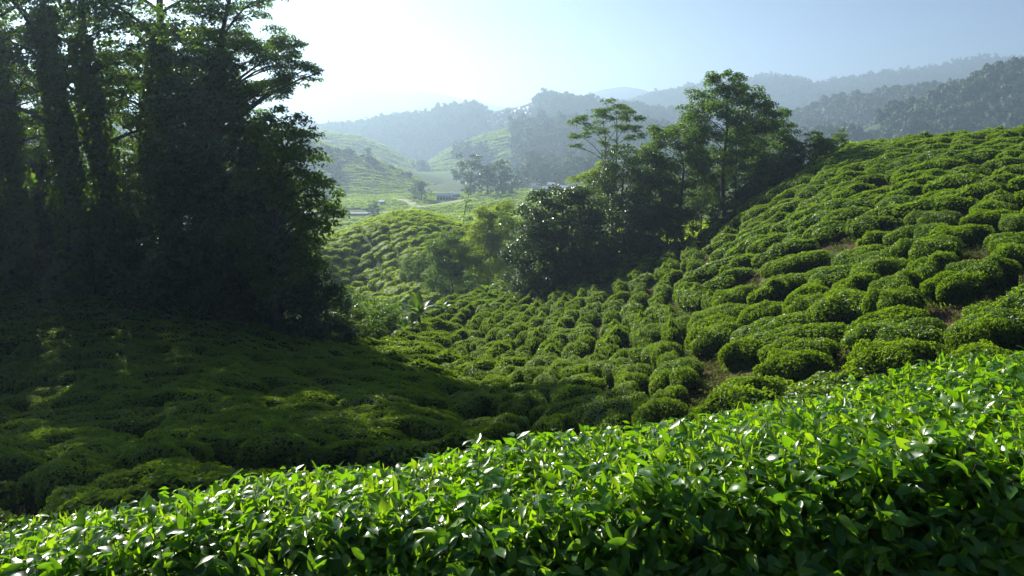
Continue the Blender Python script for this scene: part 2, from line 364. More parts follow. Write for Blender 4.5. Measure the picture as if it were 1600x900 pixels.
rid['for_r1'] = Ridge('hills', 620, [(1130,262),(1230,236),(1300,222),(1350,205),(1400,185),(1460,162),(1520,140),(1565,118),(1600,112),(1680,105),(2200,100)], 260, 200, -50, 'nearer forested spur above the crest of the right tea hill', M_hill, 0.12, seed=11)

ridge_woods(rid['mt_r'], 'woods', 'forest covering the long blue mountain ridge', 22000, 6.2, -0.9, 0.03, sd=4)
ridge_woods(rid['mid_c'], 'woods', 'forest on the hazy blue middle hill', 12000, 4.4, -0.85, 0.03, sd=5, mask=lambda u, v: ~((u > 755) & (u < 835) & (v < 182)))
ridge_woods(rid['for_r'], 'woods', 'forest on the ridge behind the right tea hill', 9000, 6.2, -0.8, 0.04, CTD, 6)
ridge_woods(rid['for_r1'], 'woods', 'forest on the spur above the right tea hill', 5200, 5.0, -0.85, 0.04, CTD, 7, mask=lambda u, v: ~((vnoise(u / 40, v / 20, 4) > 0.62) & (v > 190)))
ridge_woods(rid['tea_r2'], 'woods', 'scattered forest patches on the hazy middle hillside', 5000, 4.6, -0.9, 0.03, CT, 8, mask=lambda u, v: (u > 800) | ((vnoise(u / 30, v / 16, 8) > 0.66)))
ridge_woods(rid['tea_l1'], 'woods', 'scattered trees on the dark slope behind the left trees', 420, 2.2, -0.7, 0.0, CTD, 9, mask=lambda u, v: (vnoise(u / 25, v / 12, 8) > 0.6))

# ------------------------------------------------------------------ tea bushes
def bush_tmpl(seed, nleaf, lsize, nr=8, nth=20, lob=0.34):
    """flat-topped plucked tea bush of radius 1 m and height 1 m: rounded core plus a skin of small leaves"""
    rng = np.random.RandomState(seed); ph = rng.uniform(0, 6.28, 4); am = rng.uniform(0.3, 1, 4) * lob
    rad = lambda th: 1 + am[0] * np.cos(2 * th + ph[0]) + am[1] * np.cos(3 * th + ph[1]) + 0.7 * am[2] * np.cos(5 * th + ph[2])
    lx = rng.uniform(-1, 1, (5, 2)) * 0.6; la = rng.uniform(-0.08, 0.20, 5)
    def surf(q, th):                # q 0..1 from top centre to ground rim
        a = q * math.pi * 0.56
        rr = np.sin(np.minimum(a, math.pi / 2)) ** 0.75 * np.where(a > math.pi / 2, 1 - (a - math.pi / 2) * 0.9, 1)
        z = np.sign(np.cos(a)) * np.abs(np.cos(a)) ** 0.32
        z = 0.34 + 0.60 * z
        rr = rr * (1 + 0.22 * (vnoise(np.cos(th) * rr * 1.7 + 5, np.sin(th) * rr * 1.7 + 5 + q * 1.5, seed) - 0.5) + 0.12 * (vnoise(np.cos(th) * rr * 4 + 9, np.sin(th) * rr * 4 + 9 + q * 3, seed + 1) - 0.5))
        x = rr * rad(th) * np.cos(th); y = rr * rad(th) * np.sin(th)
        z = z + 0.13 * (vnoise(x * 2.6 + 9, y * 2.6 + 9, seed + 2) - 0.5)
        for k in range(5):
            z = z + la[k] * np.exp(-((x - lx[k, 0]) ** 2 + (y - lx[k, 1]) ** 2) / 0.10) * np.cos(np.minimum(a, 1.5))
        return np.stack([x, y, z * 1.0], -1)
    acc = Acc()
    q = np.linspace(0.0, 1.0, nr) ** 0.9; th = np.arange(nth) * 2 * math.pi / nth; Q, TH = np.meshgrid(q, th, indexing='ij')
    Vc = surf(Q, TH) * [0.95, 0.95, 0.94]
    Vc[-1, :, 2] = -0.35
    i = np.arange(nr - 1)[:, None] * nth; jj = np.arange(nth)[None]; j2 = (jj + 1) % nth
    F = np.stack([i + jj, i + nth + jj, i + nth + j2, i + j2], -1).reshape(-1, 4)
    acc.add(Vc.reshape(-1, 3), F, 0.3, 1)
    e = 0.02
    qc = rng.uniform(0.005, 0.98, nleaf * 5); tc = rng.uniform(0, 6.28, nleaf * 5); pc = surf(qc, tc)
    ar = np.linalg.norm(np.cross(surf(qc + e, tc) - pc, surf(qc, tc + e) - pc), axis=1) * (0.55 + 0.9 * (pc[:, 2] > 0.35))
    ks = rng.choice(nleaf * 5, nleaf, p=ar / ar.sum()); ql, tl = qc[ks], tc[ks]
    p = surf(ql, tl)
    d1 = surf(np.clip(ql + e, 0, 1.1), tl) - p; d2 = surf(ql, tl + e) - p
    n = np.cross(d1, d2); n /= np.linalg.norm(n, axis=1)[:, None] + 1e-9
    n = np.where(((n * (p - [0, 0, .3])).sum(1) < 0)[:, None], -n, n)
    clump = vnoise(p[:, 0] * 5 + 7, p[:, 1] * 5 + 3 * p[:, 2], seed)
    p = p + n * (rng.uniform(-0.03, 0.045, nleaf) + 0.05 * (clump - 0.4))[:, None]
    nn = n + rng.normal(size=(nleaf, 3)) * 0.55
    V, F = leaf_quads(p, nn, lsize, rng, 0.5, 0.12)
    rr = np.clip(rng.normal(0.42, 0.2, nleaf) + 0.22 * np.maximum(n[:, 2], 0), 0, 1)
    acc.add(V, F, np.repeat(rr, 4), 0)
    return acc.arrays()

T_near = [bush_tmpl(100 + s, 4600, 0.098) for s in range(6)]
T_mid = [bush_tmpl(200 + s, 1500, 0.135) for s in range(5)]
T_low = [bush_tmpl(300 + s, 260, 0.22, 5, 12) for s in range(6)]
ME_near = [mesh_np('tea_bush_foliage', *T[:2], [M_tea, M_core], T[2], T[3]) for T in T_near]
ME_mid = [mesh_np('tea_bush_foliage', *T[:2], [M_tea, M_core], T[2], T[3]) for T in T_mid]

def crest_y(u): return np.interp(u, ug, Yk[:, 9])
HEDGE_V = [(-400,850),(0,815),(230,772),(440,722),(640,690),(800,665),(960,640),(1180,608),(1400,575),(1600,545),(2000,520)]

def grid_pts(x0, x1, y0, y1, dx, dy, ang, jit, rng, warp=0.8):
    cx, cy = (x0 + x1) / 2, (y0 + y1) / 2; L = math.hypot(x1 - x0, y1 - y0) / 2 + 2
    a = np.arange(-L, L, dx); b = np.arange(-L, L, dy); A, B = np.meshgrid(a, b, indexing='ij')
    A = A + (np.arange(len(b)) % 2)[None, :] * dx * 0.5
    A = A + rng.uniform(-jit, jit, A.shape) * dx; B = B + rng.uniform(-jit, jit, B.shape) * dy
    A, B = A.ravel(), B.ravel()
    A2 = A + warp * fbm(A / 9, B / 9, 31, 2); B2 = B + warp * fbm(A / 9, B / 9, 57, 2)
    x = cx + A2 * math.cos(ang) - B2 * math.sin(ang); y = cy + A2 * math.sin(ang) + B2 * math.cos(ang)
    k = (x > x0) & (x < x1) & (y > y0) & (y < y1)
    return x[k], y[k]

rng = np.random.RandomState(11)
B = []                               # x, y, rx, ry, h, ang, region
def add_b(x, y, rx, ry, h, ang, reg, js=0.14):
    n = len(x); s = rng.uniform(1 - js, 1 + js * 1.2, n); s2 = rng.uniform(1 - js * 1.3, 1 + js * 1.6, n)
    B.append(np.stack([x, y, rx * s, ry * s2, h * rng.uniform(0.85, 1.15, n), ang + rng.normal(0, 0.22, n), np.full(n, reg)], 1))
# sunlit right slope
x, y = grid_pts(0, 75, 7.5, 66, 2.0, 1.72, 0.9, 0.27, rng, 1.3)
u = 800 + FPX * x / y; k = (u > 1120) & (u < 2100) & (y > 11.5) & (y < crest_y(u) + 5) & (rng.uniform(size=len(x)) > 0.03)
k &= ~((u > 1120) & (u < 1330) & (y > 44) & (y > crest_y(u) - 1))
cf = np.clip((y[k] - 28) / 14, 0, 1); add_b(x[k], y[k], 0.84 + 0.22 * cf, 0.63 + 0.20 * cf, 0.74 - 0.06 * cf, 0.5, 0, 0.30)
# middle slope: rows running downhill
x, y = grid_pts(-12, 22, 14, 64, 1.7, 1.22, R(78), 0.2, rng, 1.2)
u = 800 + FPX * x / y; k = (u > 690 + (rng.uniform(-15, 15, len(x))) - np.clip((y - 40) * 5, 0, 60)) & (u <= 1122) & (y < crest_y(u) + 2) & (rng.uniform(size=len(x)) > 0.02)
add_b(x[k], y[k], 0.80, 0.46, 0.70, R(78), 1, 0.26)
# shaded left slope: rows along the contour
x, y = grid_pts(-50, 2, 8, 46, 1.85, 1.25, R(-14), 0.22, rng, 0.9)
u = 800 + FPX * x / y; k = (u <= 692) & (u > -500) & (y < crest_y(u) + 1.0) & (y > np.where(u < 330, 9.5, 12.5))
add_b(x[k], y[k], 1.0, 0.53, 0.74, R(-14), 2, 0.2)
B = np.concatenate(B)
bz = hgt(B[:, 0], B[:, 1]); bn = nrm_at(B[:, 0], B[:, 1])
bu, bv = uv_of(B[:, 0], B[:, 1], bz + B[:, 4])
hv = np.interp(bu, *np.array(HEDGE_V, float).T)
seen = (bu > -15) & (bu < 1615) & (bv < hv - 2) & (bv > 150)
area = np.where(seen, B[:, 2] * B[:, 3] / B[:, 1] ** 2, 0)
order = np.argsort(-area); ind = set(order[:300].tolist())
up = bn * 0.72 + np.array([0, 0, 0.28]); ang = B[:, 5]
M3 = rot_frames(up, ang, np.stack([B[:, 2], B[:, 3], B[:, 4]], 1))
T = np.stack([B[:, 0], B[:, 1], bz - 0.03], 1)
def bush_label(reg, u, v, y, r):
    size = 'small' if r < 0.78 else ('broad' if r > 0.98 else 'rounded')
    if reg == 2:
        a = 'just beyond the bright hedge' if v > 700 else ('low on the shaded slope' if v > 640 else ('halfway up the shaded slope' if v > 580 else ('high on the shaded slope' if v > 530 else 'close under the tall trees')))
        b = 'at the far left' if u < 160 else ('below the creeper clad trunks' if u < 320 else ('below the dark solid trees' if u < 470 else 'nearest the valley gap'))
        return ('low dark tea bush %s, %s' % (a, b), 'tea bushes %s %s' % (a, b))
    if reg == 1:
        a = 'in the hollow by the hedge' if v > 610 else ('low in the downhill rows' if v > 560 else ('midway up the downhill rows' if v > 510 else 'high in the downhill rows'))
        b = 'beside the shaded slope' if u < 800 else ('below the dark round tree' if u < 920 else ('below the dense shady tree' if u < 1020 else 'below the tallest grove tree'))
        return ('%s tea bush %s, %s' % (size, a, b), '%s tea bushes %s %s' % (size, a, b))
    a = 'just above the hedge' if v > 530 else ('low on the right hill' if v > 450 else ('midway up the right hill' if v > 370 else ('high on the right hill' if v > 300 else 'near the right crest')))
    b = 'beside the grove' if u < 1230 else ('right of the grove' if u < 1350 else ('in the middle of the hill' if u < 1480 else 'toward the right edge'))
    return ('%s sunlit tea bush %s, %s' % (size, a, b), '%s tea bushes %s %s' % (size, a, b))
for i in order[:300]:
    me = ME_near[rng.randint(6)] if B[i, 1] < 30 else ME_mid[rng.randint(5)]
    o = link('tea_bush', me)
    o.matrix_world = Matrix([[*M3[i, 0], T[i, 0]], [*M3[i, 1], T[i, 1]], [*M3[i, 2], T[i, 2]], [0, 0, 0, 1]])
    lb, gp = bush_label(B[i, 6], bu[i], bv[i], B[i, 1], B[i, 2]); tag(o, lb, 'tea bush', gp)
rest = np.array([i for i in range(len(B)) if i not in ind and B[i, 1] > 9])
# closer leftovers in finer detail
rn = rest[B[rest, 1] < 70]
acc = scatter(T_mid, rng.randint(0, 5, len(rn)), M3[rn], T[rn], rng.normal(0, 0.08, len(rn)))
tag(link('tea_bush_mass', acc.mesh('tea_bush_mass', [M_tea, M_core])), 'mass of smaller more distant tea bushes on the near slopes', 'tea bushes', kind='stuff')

M_weed = leaf_mat('weed_foliage', (0.10, 0.055, 0.025), (0.07, 0.085, 0.02), (0.11, 0.15, 0.02), 0.3, (0.2, 0.25, 0.03), 0.6, 0.2, 0.8)
nw = 15000; wy = 11 + rng.uniform(0, 1, nw) ** 1.3 * 50; wu = rng.uniform(690, 1750, nw); wx = (wu - 800) / FPX * wy
kw_ = (vnoise(wx * 0.9, wy * 0.9, 55) > 0.28) & (wy < crest_y(wu)); wx, wy = wx[kw_], wy[kw_]; nw = len(wx); wz = hgt(wx, wy)
def tuft(seed):
    r_ = np.random.RandomState(seed); a_ = Acc(); n_ = 26; p_ = r_.normal(size=(n_, 3)) * [0.5, 0.5, 0.25]; p_[:, 2] = np.abs(p_[:, 2]) + 0.05
    V_, F_ = leaf_quads(p_, r_.normal(size=(n_, 3)) + [0, 0, .6], 0.42, r_, 0.4, 0.1); a_.add(V_, F_, np.repeat(r_.uniform(0, 1, n_), 4)); return a_.arrays()
ws = rng.uniform(0.10, 0.30, nw); a = scatter([tuft(k) for k in range(5)], rng.randint(0, 5, nw), rot_frames(nrm_at(wx, wy), rng.uniform(0, 6.28, nw), np.stack([ws, ws, ws * 1.1], 1)), np.stack([wx, wy, wz], 1), rng.normal(0, .2, nw))
tag(link('weeds', a.mesh('weeds', M_weed)), 'low weeds and dry litter on the red soil between tea bushes', 'weeds', kind='stuff')

# farther tea fields: conical hill and valley fields
def field(name, label, poly_test, x0, x1, y0, y1, dx, dy, angf, rx, ry, h, tm, sd, zf=hgt, nf=None):
    rg = np.random.RandomState(sd)
    x, y = grid_pts(x0, x1, y0, y1, dx, dy, angf, 0.22, rg, 1.5)
    k = poly_test(x, y); x, y = x[k], y[k]; n = len(x); z = zf(x, y)
    e = 1.2; dxn = (zf(x + e, y) - zf(x - e, y)) / (2 * e); dyn = (zf(x, y + e) - zf(x, y - e)) / (2 * e)
    nn = np.stack([-dxn, -dyn, np.ones(n)], 1)
    sc = np.stack([rx * rg.uniform(.85, 1.2, n), ry * rg.uniform(.85, 1.15, n), h * rg.uniform(.8, 1.2, n)], 1)
    M = rot_frames(nn * 0.8 + [0, 0, 0.2], angf + rg.normal(0, 0.15, n), sc)
    a = scatter(tm, rg.randint(0, len(tm), n), M, np.stack([x, y, z - 0.05], 1), rg.normal(0.05, 0.1, n))
    print(name, n)
    return tag(link(name, a.mesh(name, [M_field, M_teacore])), label, 'tea field', kind='stuff')
def U(x, y): return 800 + FPX * x / y
field('tea_field', 'tea rows covering the shaded front of the conical middle hill', lambda x, y: (U(x, y) > 380) & (U(x, y) < 625 - (y - 112) * 2), -45, 0, 82, 128, 1.9, 1.35, R(-10), 1.02, 0.62, 0.85, T_low, 21)
field('tea_field', 'bright tea rows on the sunlit right side of the conical middle hill', lambda x, y: (U(x, y) >= 625 - (y - 112) * 2) & (U(x, y) < 790), -22, 2, 72, 130, 1.9, 1.35, R(62), 1.02, 0.62, 0.85, T_low, 22)
field('tea_field', 'bright tea field seen behind the trunks of the right grove', lambda x, y: (U(x, y) > 850) & (U(x, y) < 1330) & (y > 64), 3, 60, 62, 110, 2.0, 1.5, R(20), 1.02, 0.75, 0.85, T_low, 23)
T_row = [bush_tmpl(400 + s, 60, 0.4, 4, 10, 0.1) for s in range(4)]
field('tea_field', 'pale green tea rows across the distant valley floor', lambda x, y: (U(x, y) > 380) & (U(x, y) < 960) & (vnoise(x / 30, y / 30, 3) < 0.78), -150, 60, 135, 400, 4.6, 2.4, R(12), 2.7, 0.95, 1.0, T_row, 24)
for key, lb, m in (('tea_l1', 'tea rows on the dark slope behind the left trees', lambda u, v: u < 700), ('tea_l2', 'tea rows on the pale spur behind', lambda u, v: u < 720), ('tea_r2', 'tea rows on the hazy middle hillside', lambda u, v: u < 830)):
    rg_ = rid[key]; s = rg_.Y / 420
    field('tea_field', lb, lambda x, y: (U(x, y) > 400) & m(U(x, y), 0) & (x < rg_.x1 - 2), rg_.x0, rg_.x1, rg_.Y - rg_.front * 0.95, rg_.Y + 12, 8 * s, 3.2 * s, R(8), 4.6 * s, 1.3 * s, 1.1 * s, T_row, 31, rg_.h)

# ------------------------------------------------------------------ foreground hedge
HN = 9
def hedge_surf(u, t):
    """t 0 (bottom of the face nearest the camera) .. 1 (crest) .. 1.5 (back side)"""
    y0 = np.interp(u, [-600, 0, 800, 1600, 2300], [2.3, 2.35, 2.4, 2.4, 2.5])
    yc = np.interp(u, [-600, 0, 800, 1600, 2300], [3.9, 4.0, 4.7, 5.6, 6.2])
    vc = np.interp(u, *np.array(HEDGE_V, float).T) + np.interp(u, [0, 230, 800, 1280, 1600], [68, 74, 74, 55, 32])
    zc = yc * (VH - vc) / FPX
    ve = vc + np.interp(u, [0, 800, 1600], [60, 95, 130])
    ye = y0 + 0.4; ze = ye * (VH - ve) / FPX
    yy = np.where(t < 0.3, y0 + (ye - y0) * (t / 0.3) ** 2, np.where(t < 1, ye + (yc - ye) * (t - 0.3) / 0.7, yc + (t - 1) * 1.6))
    zz = np.where(t < 0.3, ze - 1.0 + 1.0 * np.sin(t / 0.3 * math.pi / 2), np.where(t < 1, ze + (zc - ze) * (t - 0.3) / 0.7 + 0.05 * np.sin((t - .3) / .7 * math.pi), zc - ((t - 1) / 0.5) ** 1.6 * 1.1))
    xx = (u - 800) / FPX * (0.55 * yc + 0.45 * np.maximum(yy, 1.5))
    b = 0.08 * fbm(xx * 1.6, yy * 1.6, 77, 3) + 0.06 * fbm(xx * 5, yy * 5, 78, 2)
    return np.stack([xx, yy, zz + b], -1)

def leaf_tmpl(rng, L, wd, droop, fold, rows=6):
    t = np.linspace(0, 1, rows); w = wd * L * np.sin(math.pi * np.clip(t, 0, 1) ** 0.85) ** 0.8; w[0] = 0.012 * L; w[-1] = 0.004 * L
    a = np.cumsum(np.full(rows, droop / rows)); x = np.concatenate([[0], np.cumsum(np.cos(a[:-1])) * L / (rows - 1)]); z = np.concatenate([[0], -np.cumsum(np.sin(a[:-1])) * L / (rows - 1)])
    wav = 0.05 * L * np.sin(t * 9 + rng.uniform(0, 6))
    Lf = np.stack([x, w, z + w * fold + wav * (w > 0.1 * wd * L)], 1); C = np.stack([x, 0 * w, z], 1); Rt = np.stack([x, -w, z + w * fold - wav * 0.5], 1)
    V = np.stack([Lf, C, Rt], 1).reshape(-1, 3); F = []
    for k in range(rows - 1):
        for c in range(2): F.append((k * 3 + c, k * 3 + c + 1, (k + 1) * 3 + c + 1, (k + 1) * 3 + c))
    return V, np.array(F)

def rotz(a): c, s = math.cos(a), math.sin(a); return np.array([[c, -s, 0], [s, c, 0], [0, 0, 1]])
def roty(a): c, s = math.cos(a), math.sin(a); return np.array([[c, 0, s], [0, 1, 0], [-s, 0, c]])
def rotx(a): c, s = math.cos(a), math.sin(a); return np.array([[1, 0, 0], [0, c, -s], [0, s, c]])

def shoot_tmpl(seed, young):
    rg = np.random.RandomState(seed); lf = Acc(); st = Acc()
    H = rg.uniform(0.03, 0.07) if young else rg.uniform(0.10, 0.18)
    bend = rg.uniform(-0.25, 0.25, 2); n = 3 if young else rg.randint(5, 8)
    sp = lambda t: np.array([bend[0] * H * t * t, bend[1] * H * t * t, H * t])
    tube(st, [sp(t) for t in np.linspace(-0.4 if not young else 0, 1, 5)], np.linspace(0.0024, 0.0012, 5), 4)
    a = rg.uniform(0, 6.28)
    for k in range(n):
        t = (k + 0.6) / n; a += 2.4 + rg.normal(0, 0.25)
        if young: L = rg.uniform(0.045, 0.085) * (1.15 - 0.4 * t); pitch = R(rg.uniform(0, 62)); fold = rg.uniform(.15, .5); dr = rg.uniform(0.2, 1.5); wd = rg.uniform(.16, .21)
        else: L = rg.uniform(0.06, 0.115) * (1.1 - 0.3 * t); pitch = R(rg.uniform(-10, 50)); fold = rg.uniform(0.1, 0.4); dr = rg.uniform(0.2, 1.1); wd = rg.uniform(0.165, 0.22)
        V, F = leaf_tmpl(rg, L, wd, dr, fold)
        V = V @ rotx(rg.normal(0, 0.35)).T @ roty(-pitch).T @ rotz(a).T + sp(t)
        lf.add(V, F, np.clip(rg.normal(0.3 + 0.35 * t, 0.17), 0, 1))
    if young:
        V, F = leaf_tmpl(rg, 0.035, 0.10, 0.1, 1.2, 5); V = V @ roty(-R(85)).T @ rotz(a).T + sp(1); lf.add(V, F, 0.95)
    return lf.arrays(), st.arrays()

rg = np.random.RandomState(5)
SH = [shoot_tmpl(500 + s, False) for s in range(14)]; YS = [shoot_tmpl(600 + s, True) for s in range(10)]
def hedge_pts(n, tl, th, rg):
    u = rg.uniform(-420, 2050, n); t = rg.uniform(tl, th, n); p = hedge_surf(u, t); e = 0.01
    d1 = hedge_surf(u + 4, t) - p; d2 = hedge_surf(u, t + e) - p; nn = np.cross(d1, d2); nn /= np.linalg.norm(nn, axis=1)[:, None] + 1e-9
    nn = np.where((nn[:, 2] < -0.2)[:, None], -nn, nn)
    return p, nn, t
hedge = tag(link('tea_hedge', None, loc=(0, 3.5, -2.7)), 'bright glossy leaved tea hedge filling the bottom of the view', 'tea hedge')
off = np.array([0, 3.5, -2.7])
LF, YL, ST = Acc(), Acc(), Acc()
def plant(lst, n, tl, th, dmin, dmax, tgt, rj, smin=0.85, smax=1.25, upb=0.7):
    p, nn, t = hedge_pts(n, tl, th, rg)
    p = p - nn * rg.uniform(dmin, dmax, n)[:, None]
    up = nn * (1 - upb) + np.array([0, 0, upb]) + rg.normal(size=(n, 3)) * 0.32
    s = rg.uniform(smin, smax, n); M = rot_frames(up, rg.uniform(0, 6.28, n), np.stack([s, s, s], 1))
    idx = rg.randint(0, len(lst), n); j = rg.normal(rj, 0.12, n)
    a = scatter([q[0] for q in lst], idx, M, p - off, j); tgt.add(*a.arrays()[:3])
    a = scatter([q[1] for q in lst], idx, M, p - off); ST.add(*a.arrays()[:3])
plant(SH, 19000, 0.12, 1.1, -0.02, 0.09, LF, 0.14, 0.6, 1.08, 0.5)
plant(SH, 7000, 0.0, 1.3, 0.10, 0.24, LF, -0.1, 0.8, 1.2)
plant(SH, 5500, 0.0, 0.34, -0.02, 0.12, LF, 0.05, 0.7, 1.15, 0.4)
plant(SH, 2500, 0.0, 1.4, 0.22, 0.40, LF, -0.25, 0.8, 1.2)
plant(YS, 9000, 0.1, 1.1, -0.07, 0.02, YL, 0.0, 0.75, 1.45, 0.5)
# woody stems inside
for k in range(420):
    uu = rg.uniform(-400, 2000); top = hedge_surf(np.array([uu]), np.array([rg.uniform(0.1, 1.1)]))[0]; b = np.array([top[0] + rg.normal(0, 0.15), min(top[1] + rg.normal(0.15, 0.15), 6), 0]); b[2] = hz(b[0], b[1]) - 0.1
    ts = np.linspace(0, 1, 6)[:, None]; mid = rg.normal(size=3) * 0.08
    tube(ST, b + (top - [0, 0, 0.12] - b) * ts + mid * np.sin(ts * math.pi) - off, np.linspace(0.012, 0.004, 6), 5)
link('foliage', LF.mesh('hedge_foliage', M_hedge, True), hedge)
link('young_shoots', YL.mesh('hedge_young_shoots', M_young, True), hedge)
link('stems', ST.mesh('hedge_stems', M_twig, True), hedge)

# ------------------------------------------------------------------ trees
def make_tree(base, clumps, tr, leaf=0.17, dens=1.0, seed=0, flat=0.7, sub=9, mat=None, trunk_top=None, ivy=None, twigs=5, lean=0.0, stems=1, split=0.3, name='tree', leafasp=0.5, umb=0.0):
    """real tree built round its base at the origin: clumps are (x,y,z,r) leaf masses relative to the base"""
    rg = np.random.RandomState(seed); W = Acc(); C = Acc()
    cl = np.array(clumps, float); top = cl[:, 2].max() * 0.92 if trunk_top is None else trunk_top
    cxy = cl[:, :2].mean(0)
    for si in range(stems):
        a = rg.uniform(0, 6.28); sxy = np.array([math.cos(a), math.sin(a)]) * (0.25 if stems > 1 else 0)
        end = np.array([cxy[0] * 0.8 + sxy[0] * 3.5, cxy[1] * 0.8 + sxy[1] * 3.5, top * (1 if si == 0 else rg.uniform(.75, .95))])
        ts = np.linspace(0, 1, 10); wig = rg.normal(size=(2, 3)) * 0.022 * top
        tp = np.stack([sxy[0] + (end[0] - sxy[0]) * ts ** 1.5, sxy[1] + (end[1] - sxy[1]) * ts ** 1.5, -0.4 + (end[2] + 0.4) * ts], 1) + wig[0] * np.sin(ts * 3.14)[:, None] + wig[1] * np.sin(ts * 6.28)[:, None]
        rad = tr * (1 - 0.82 * ts) * (1 + 0.5 * np.exp(-ts * 18)) * (1 if si == 0 else 0.7)
        tube(W, tp, rad, 8)
        for q in range(si, len(cl), stems):
            c = cl[q, :3]; r = cl[q, 3]
            hd = math.hypot(c[0] - tp[5, 0], c[1] - tp[5, 1])
            zs = max(top * split, min(c[2] - 0.55 * hd - 0.2 * r, top * 0.92)); zs = min(zs, max(c[2] - 0.1, top * 0.15))
            f = np.clip((zs + 0.4) / (end[2] + 0.4), 0.05, 0.97); st = np.array([np.interp(f, ts, tp[:, k]) for k in range(3)]); r0 = float(np.interp(f, ts, rad)) * 0.55
            tt = np.linspace(0, 1, 7)[:, None]; ln = np.linalg.norm(c - st)
            arc = np.array([0, 0, 0.10 * ln]); wg = rg.normal(size=3) * 0.05 * ln
            br = st + (c - st) * tt + arc * np.sin(tt * math.pi) * np.sign(0.3) + wg * np.sin(tt * math.pi)
            tube(W, br, np.linspace(max(r0, 0.03), max(0.012, tr * 0.06), 7), 5)
            for k in range(twigs):
                d = rg.normal(size=3); d[2] = abs(d[2]) * 0.6; d /= np.linalg.norm(d); s0 = br[rg.randint(3, 7)]
                e = c + d * r * [1, 1, flat] * rg.uniform(.5, .95)
                tube(W, s0 + (e - s0) * np.linspace(0, 1, 4)[:, None] + rg.normal(size=3) * .04 * r * np.sin(np.linspace(0, 3.14, 4))[:, None], np.linspace(max(0.012, tr * 0.07), 0.006, 4), 4)
    for q in range(len(cl)):
        c = cl[q, :3]; r = cl[q, 3]
        d = rg.normal(size=(sub, 3)); d /= np.linalg.norm(d, axis=1)[:, None]; rr = rg.uniform(0.35, 0.85, sub) ** 0.6
        sc = c + d * rr[:, None] * r * [1, 1, flat]; sr = rg.uniform(0.28, 0.52, sub) * r
        tot = int(dens * 4 * math.pi * (sr ** 2).sum() * 0.75 / (leaf ** 2 * leafasp * 0.5) * 0.55)
        pk = sr ** 2 / (sr ** 2).sum(); k = rg.choice(sub, tot, p=pk)
        dd = rg.normal(size=(tot, 3)); dd /= np.linalg.norm(dd, axis=1)[:, None]; dd[:, 2] = np.where((dd[:, 2] < -0.15) & (rg.uniform(size=tot) < 0.7), -dd[:, 2], dd[:, 2])
        p = sc[k] + dd * sr[k][:, None] * (rg.uniform(0.25, 1.12, (tot, 1)) ** 0.6) * [1, 1, 0.75 if umb == 0 else 0.45]
        nn = dd * 0.6 + [0, 0, 0.5] + rg.normal(size=(tot, 3)) * 0.55
        V, F = leaf_quads(p, nn, leaf, rg, leafasp, 0.1)
        C.add(V, F, np.repeat(np.clip(rg.normal(0.45, 0.2, tot) + rg.normal(0, 0.1, sub)[k], 0, 1), 4))
    I = None
    if ivy:
        I = Acc(); h0, h1, ir, n = ivy; z = rg.uniform(h0, h1, n); a = rg.uniform(0, 6.28, n)
        f = np.clip((z + 0.4) / (top + 0.4), 0, 1); cxk = np.stack([np.interp(f, ts, tp[:, k]) for k in range(2)], 1)
        rr = ir * (0.55 + 0.75 * vnoise(z * 0.9 + seed, a * 1.3, seed)) * rg.uniform(0.55, 1.05, n) * (1 - 0.35 * f)
        p = np.stack([cxk[:, 0] + rr * np.cos(a), cxk[:, 1] + rr * np.sin(a), z], 1)
        nn = np.stack([np.cos(a), np.sin(a), 0.3 + 0 * a], 1) + rg.normal(size=(n, 3)) * 0.5
        V, F = leaf_quads(p, nn, leaf * 1.4, rg, 0.7, 0.1); I.add(V, F, np.repeat(np.clip(rg.normal(.4, .2, n), 0, 1), 4))
    mat = mat or M_tree
    return (W.mesh(name + '_trunk', M_bark, True), C.mesh(name + '_crown', mat), I.mesh(name + '_ivy', mat) if I else None)

def place(parts, kind, x, y, label, cat='tree', group=None, s=1.0, rz=0.0, z=None, wood='trunk', leafn='crown', sxy=None):
    e = link(kind, None, loc=(x, y, (hz(x, y) if z is None else z) - 0.05)); e.rotation_euler = (0, 0, rz); e.scale = (sxy or s, sxy or s, s)
    tag(e, label, cat, group)
    link(wood, parts[0], e); link(leafn, parts[1], e)
    if parts[2]: link('ivy', parts[2], e)
    return e

def px_tree(kind, ub, y, clpx, label, tr, group=None, cat='tree', wood='trunk', leafn='crown', fat=1.38, **kw):
    """hero tree: base photo column ub at depth y on the ground; leaf masses given as (photo col, row, depth offset, radius in photo px)"""
    x = (ub - 800) / FPX * y; z = hz(x, y); cl = []
    for (cu_, cv_, dy, rp) in clpx:
        yy = y + dy; q = P(cu_, cv_, yy); cl.append((q[0] - x, q[1] - y, q[2] - z, rp * fat / FPX * yy))
    parts = make_tree(None, cl, tr, name=kind, **kw)
    return place(parts, kind, x, y, label, cat, group, z=z, wood=wood, leafn=leafn)

def envelope(seed, H, rad, z0, n, cr, top=1.0):
    rg = np.random.RandomState(seed); out = []
    for k in range(n):
        f = (k + rg.uniform(0, 1)) / n; z = z0 + (H - z0) * f; w = math.sin(math.pi * (0.12 + 0.83 * f) ** top) ** 0.7
        a = k * 2.4 + rg.uniform(-.5, .5); r = rad * w * rg.uniform(0.35, 1.0)
        out.append((r * math.cos(a), r * math.sin(a), z - 0.3 * cr, cr * rg.uniform(0.75, 1.25)))
    return out

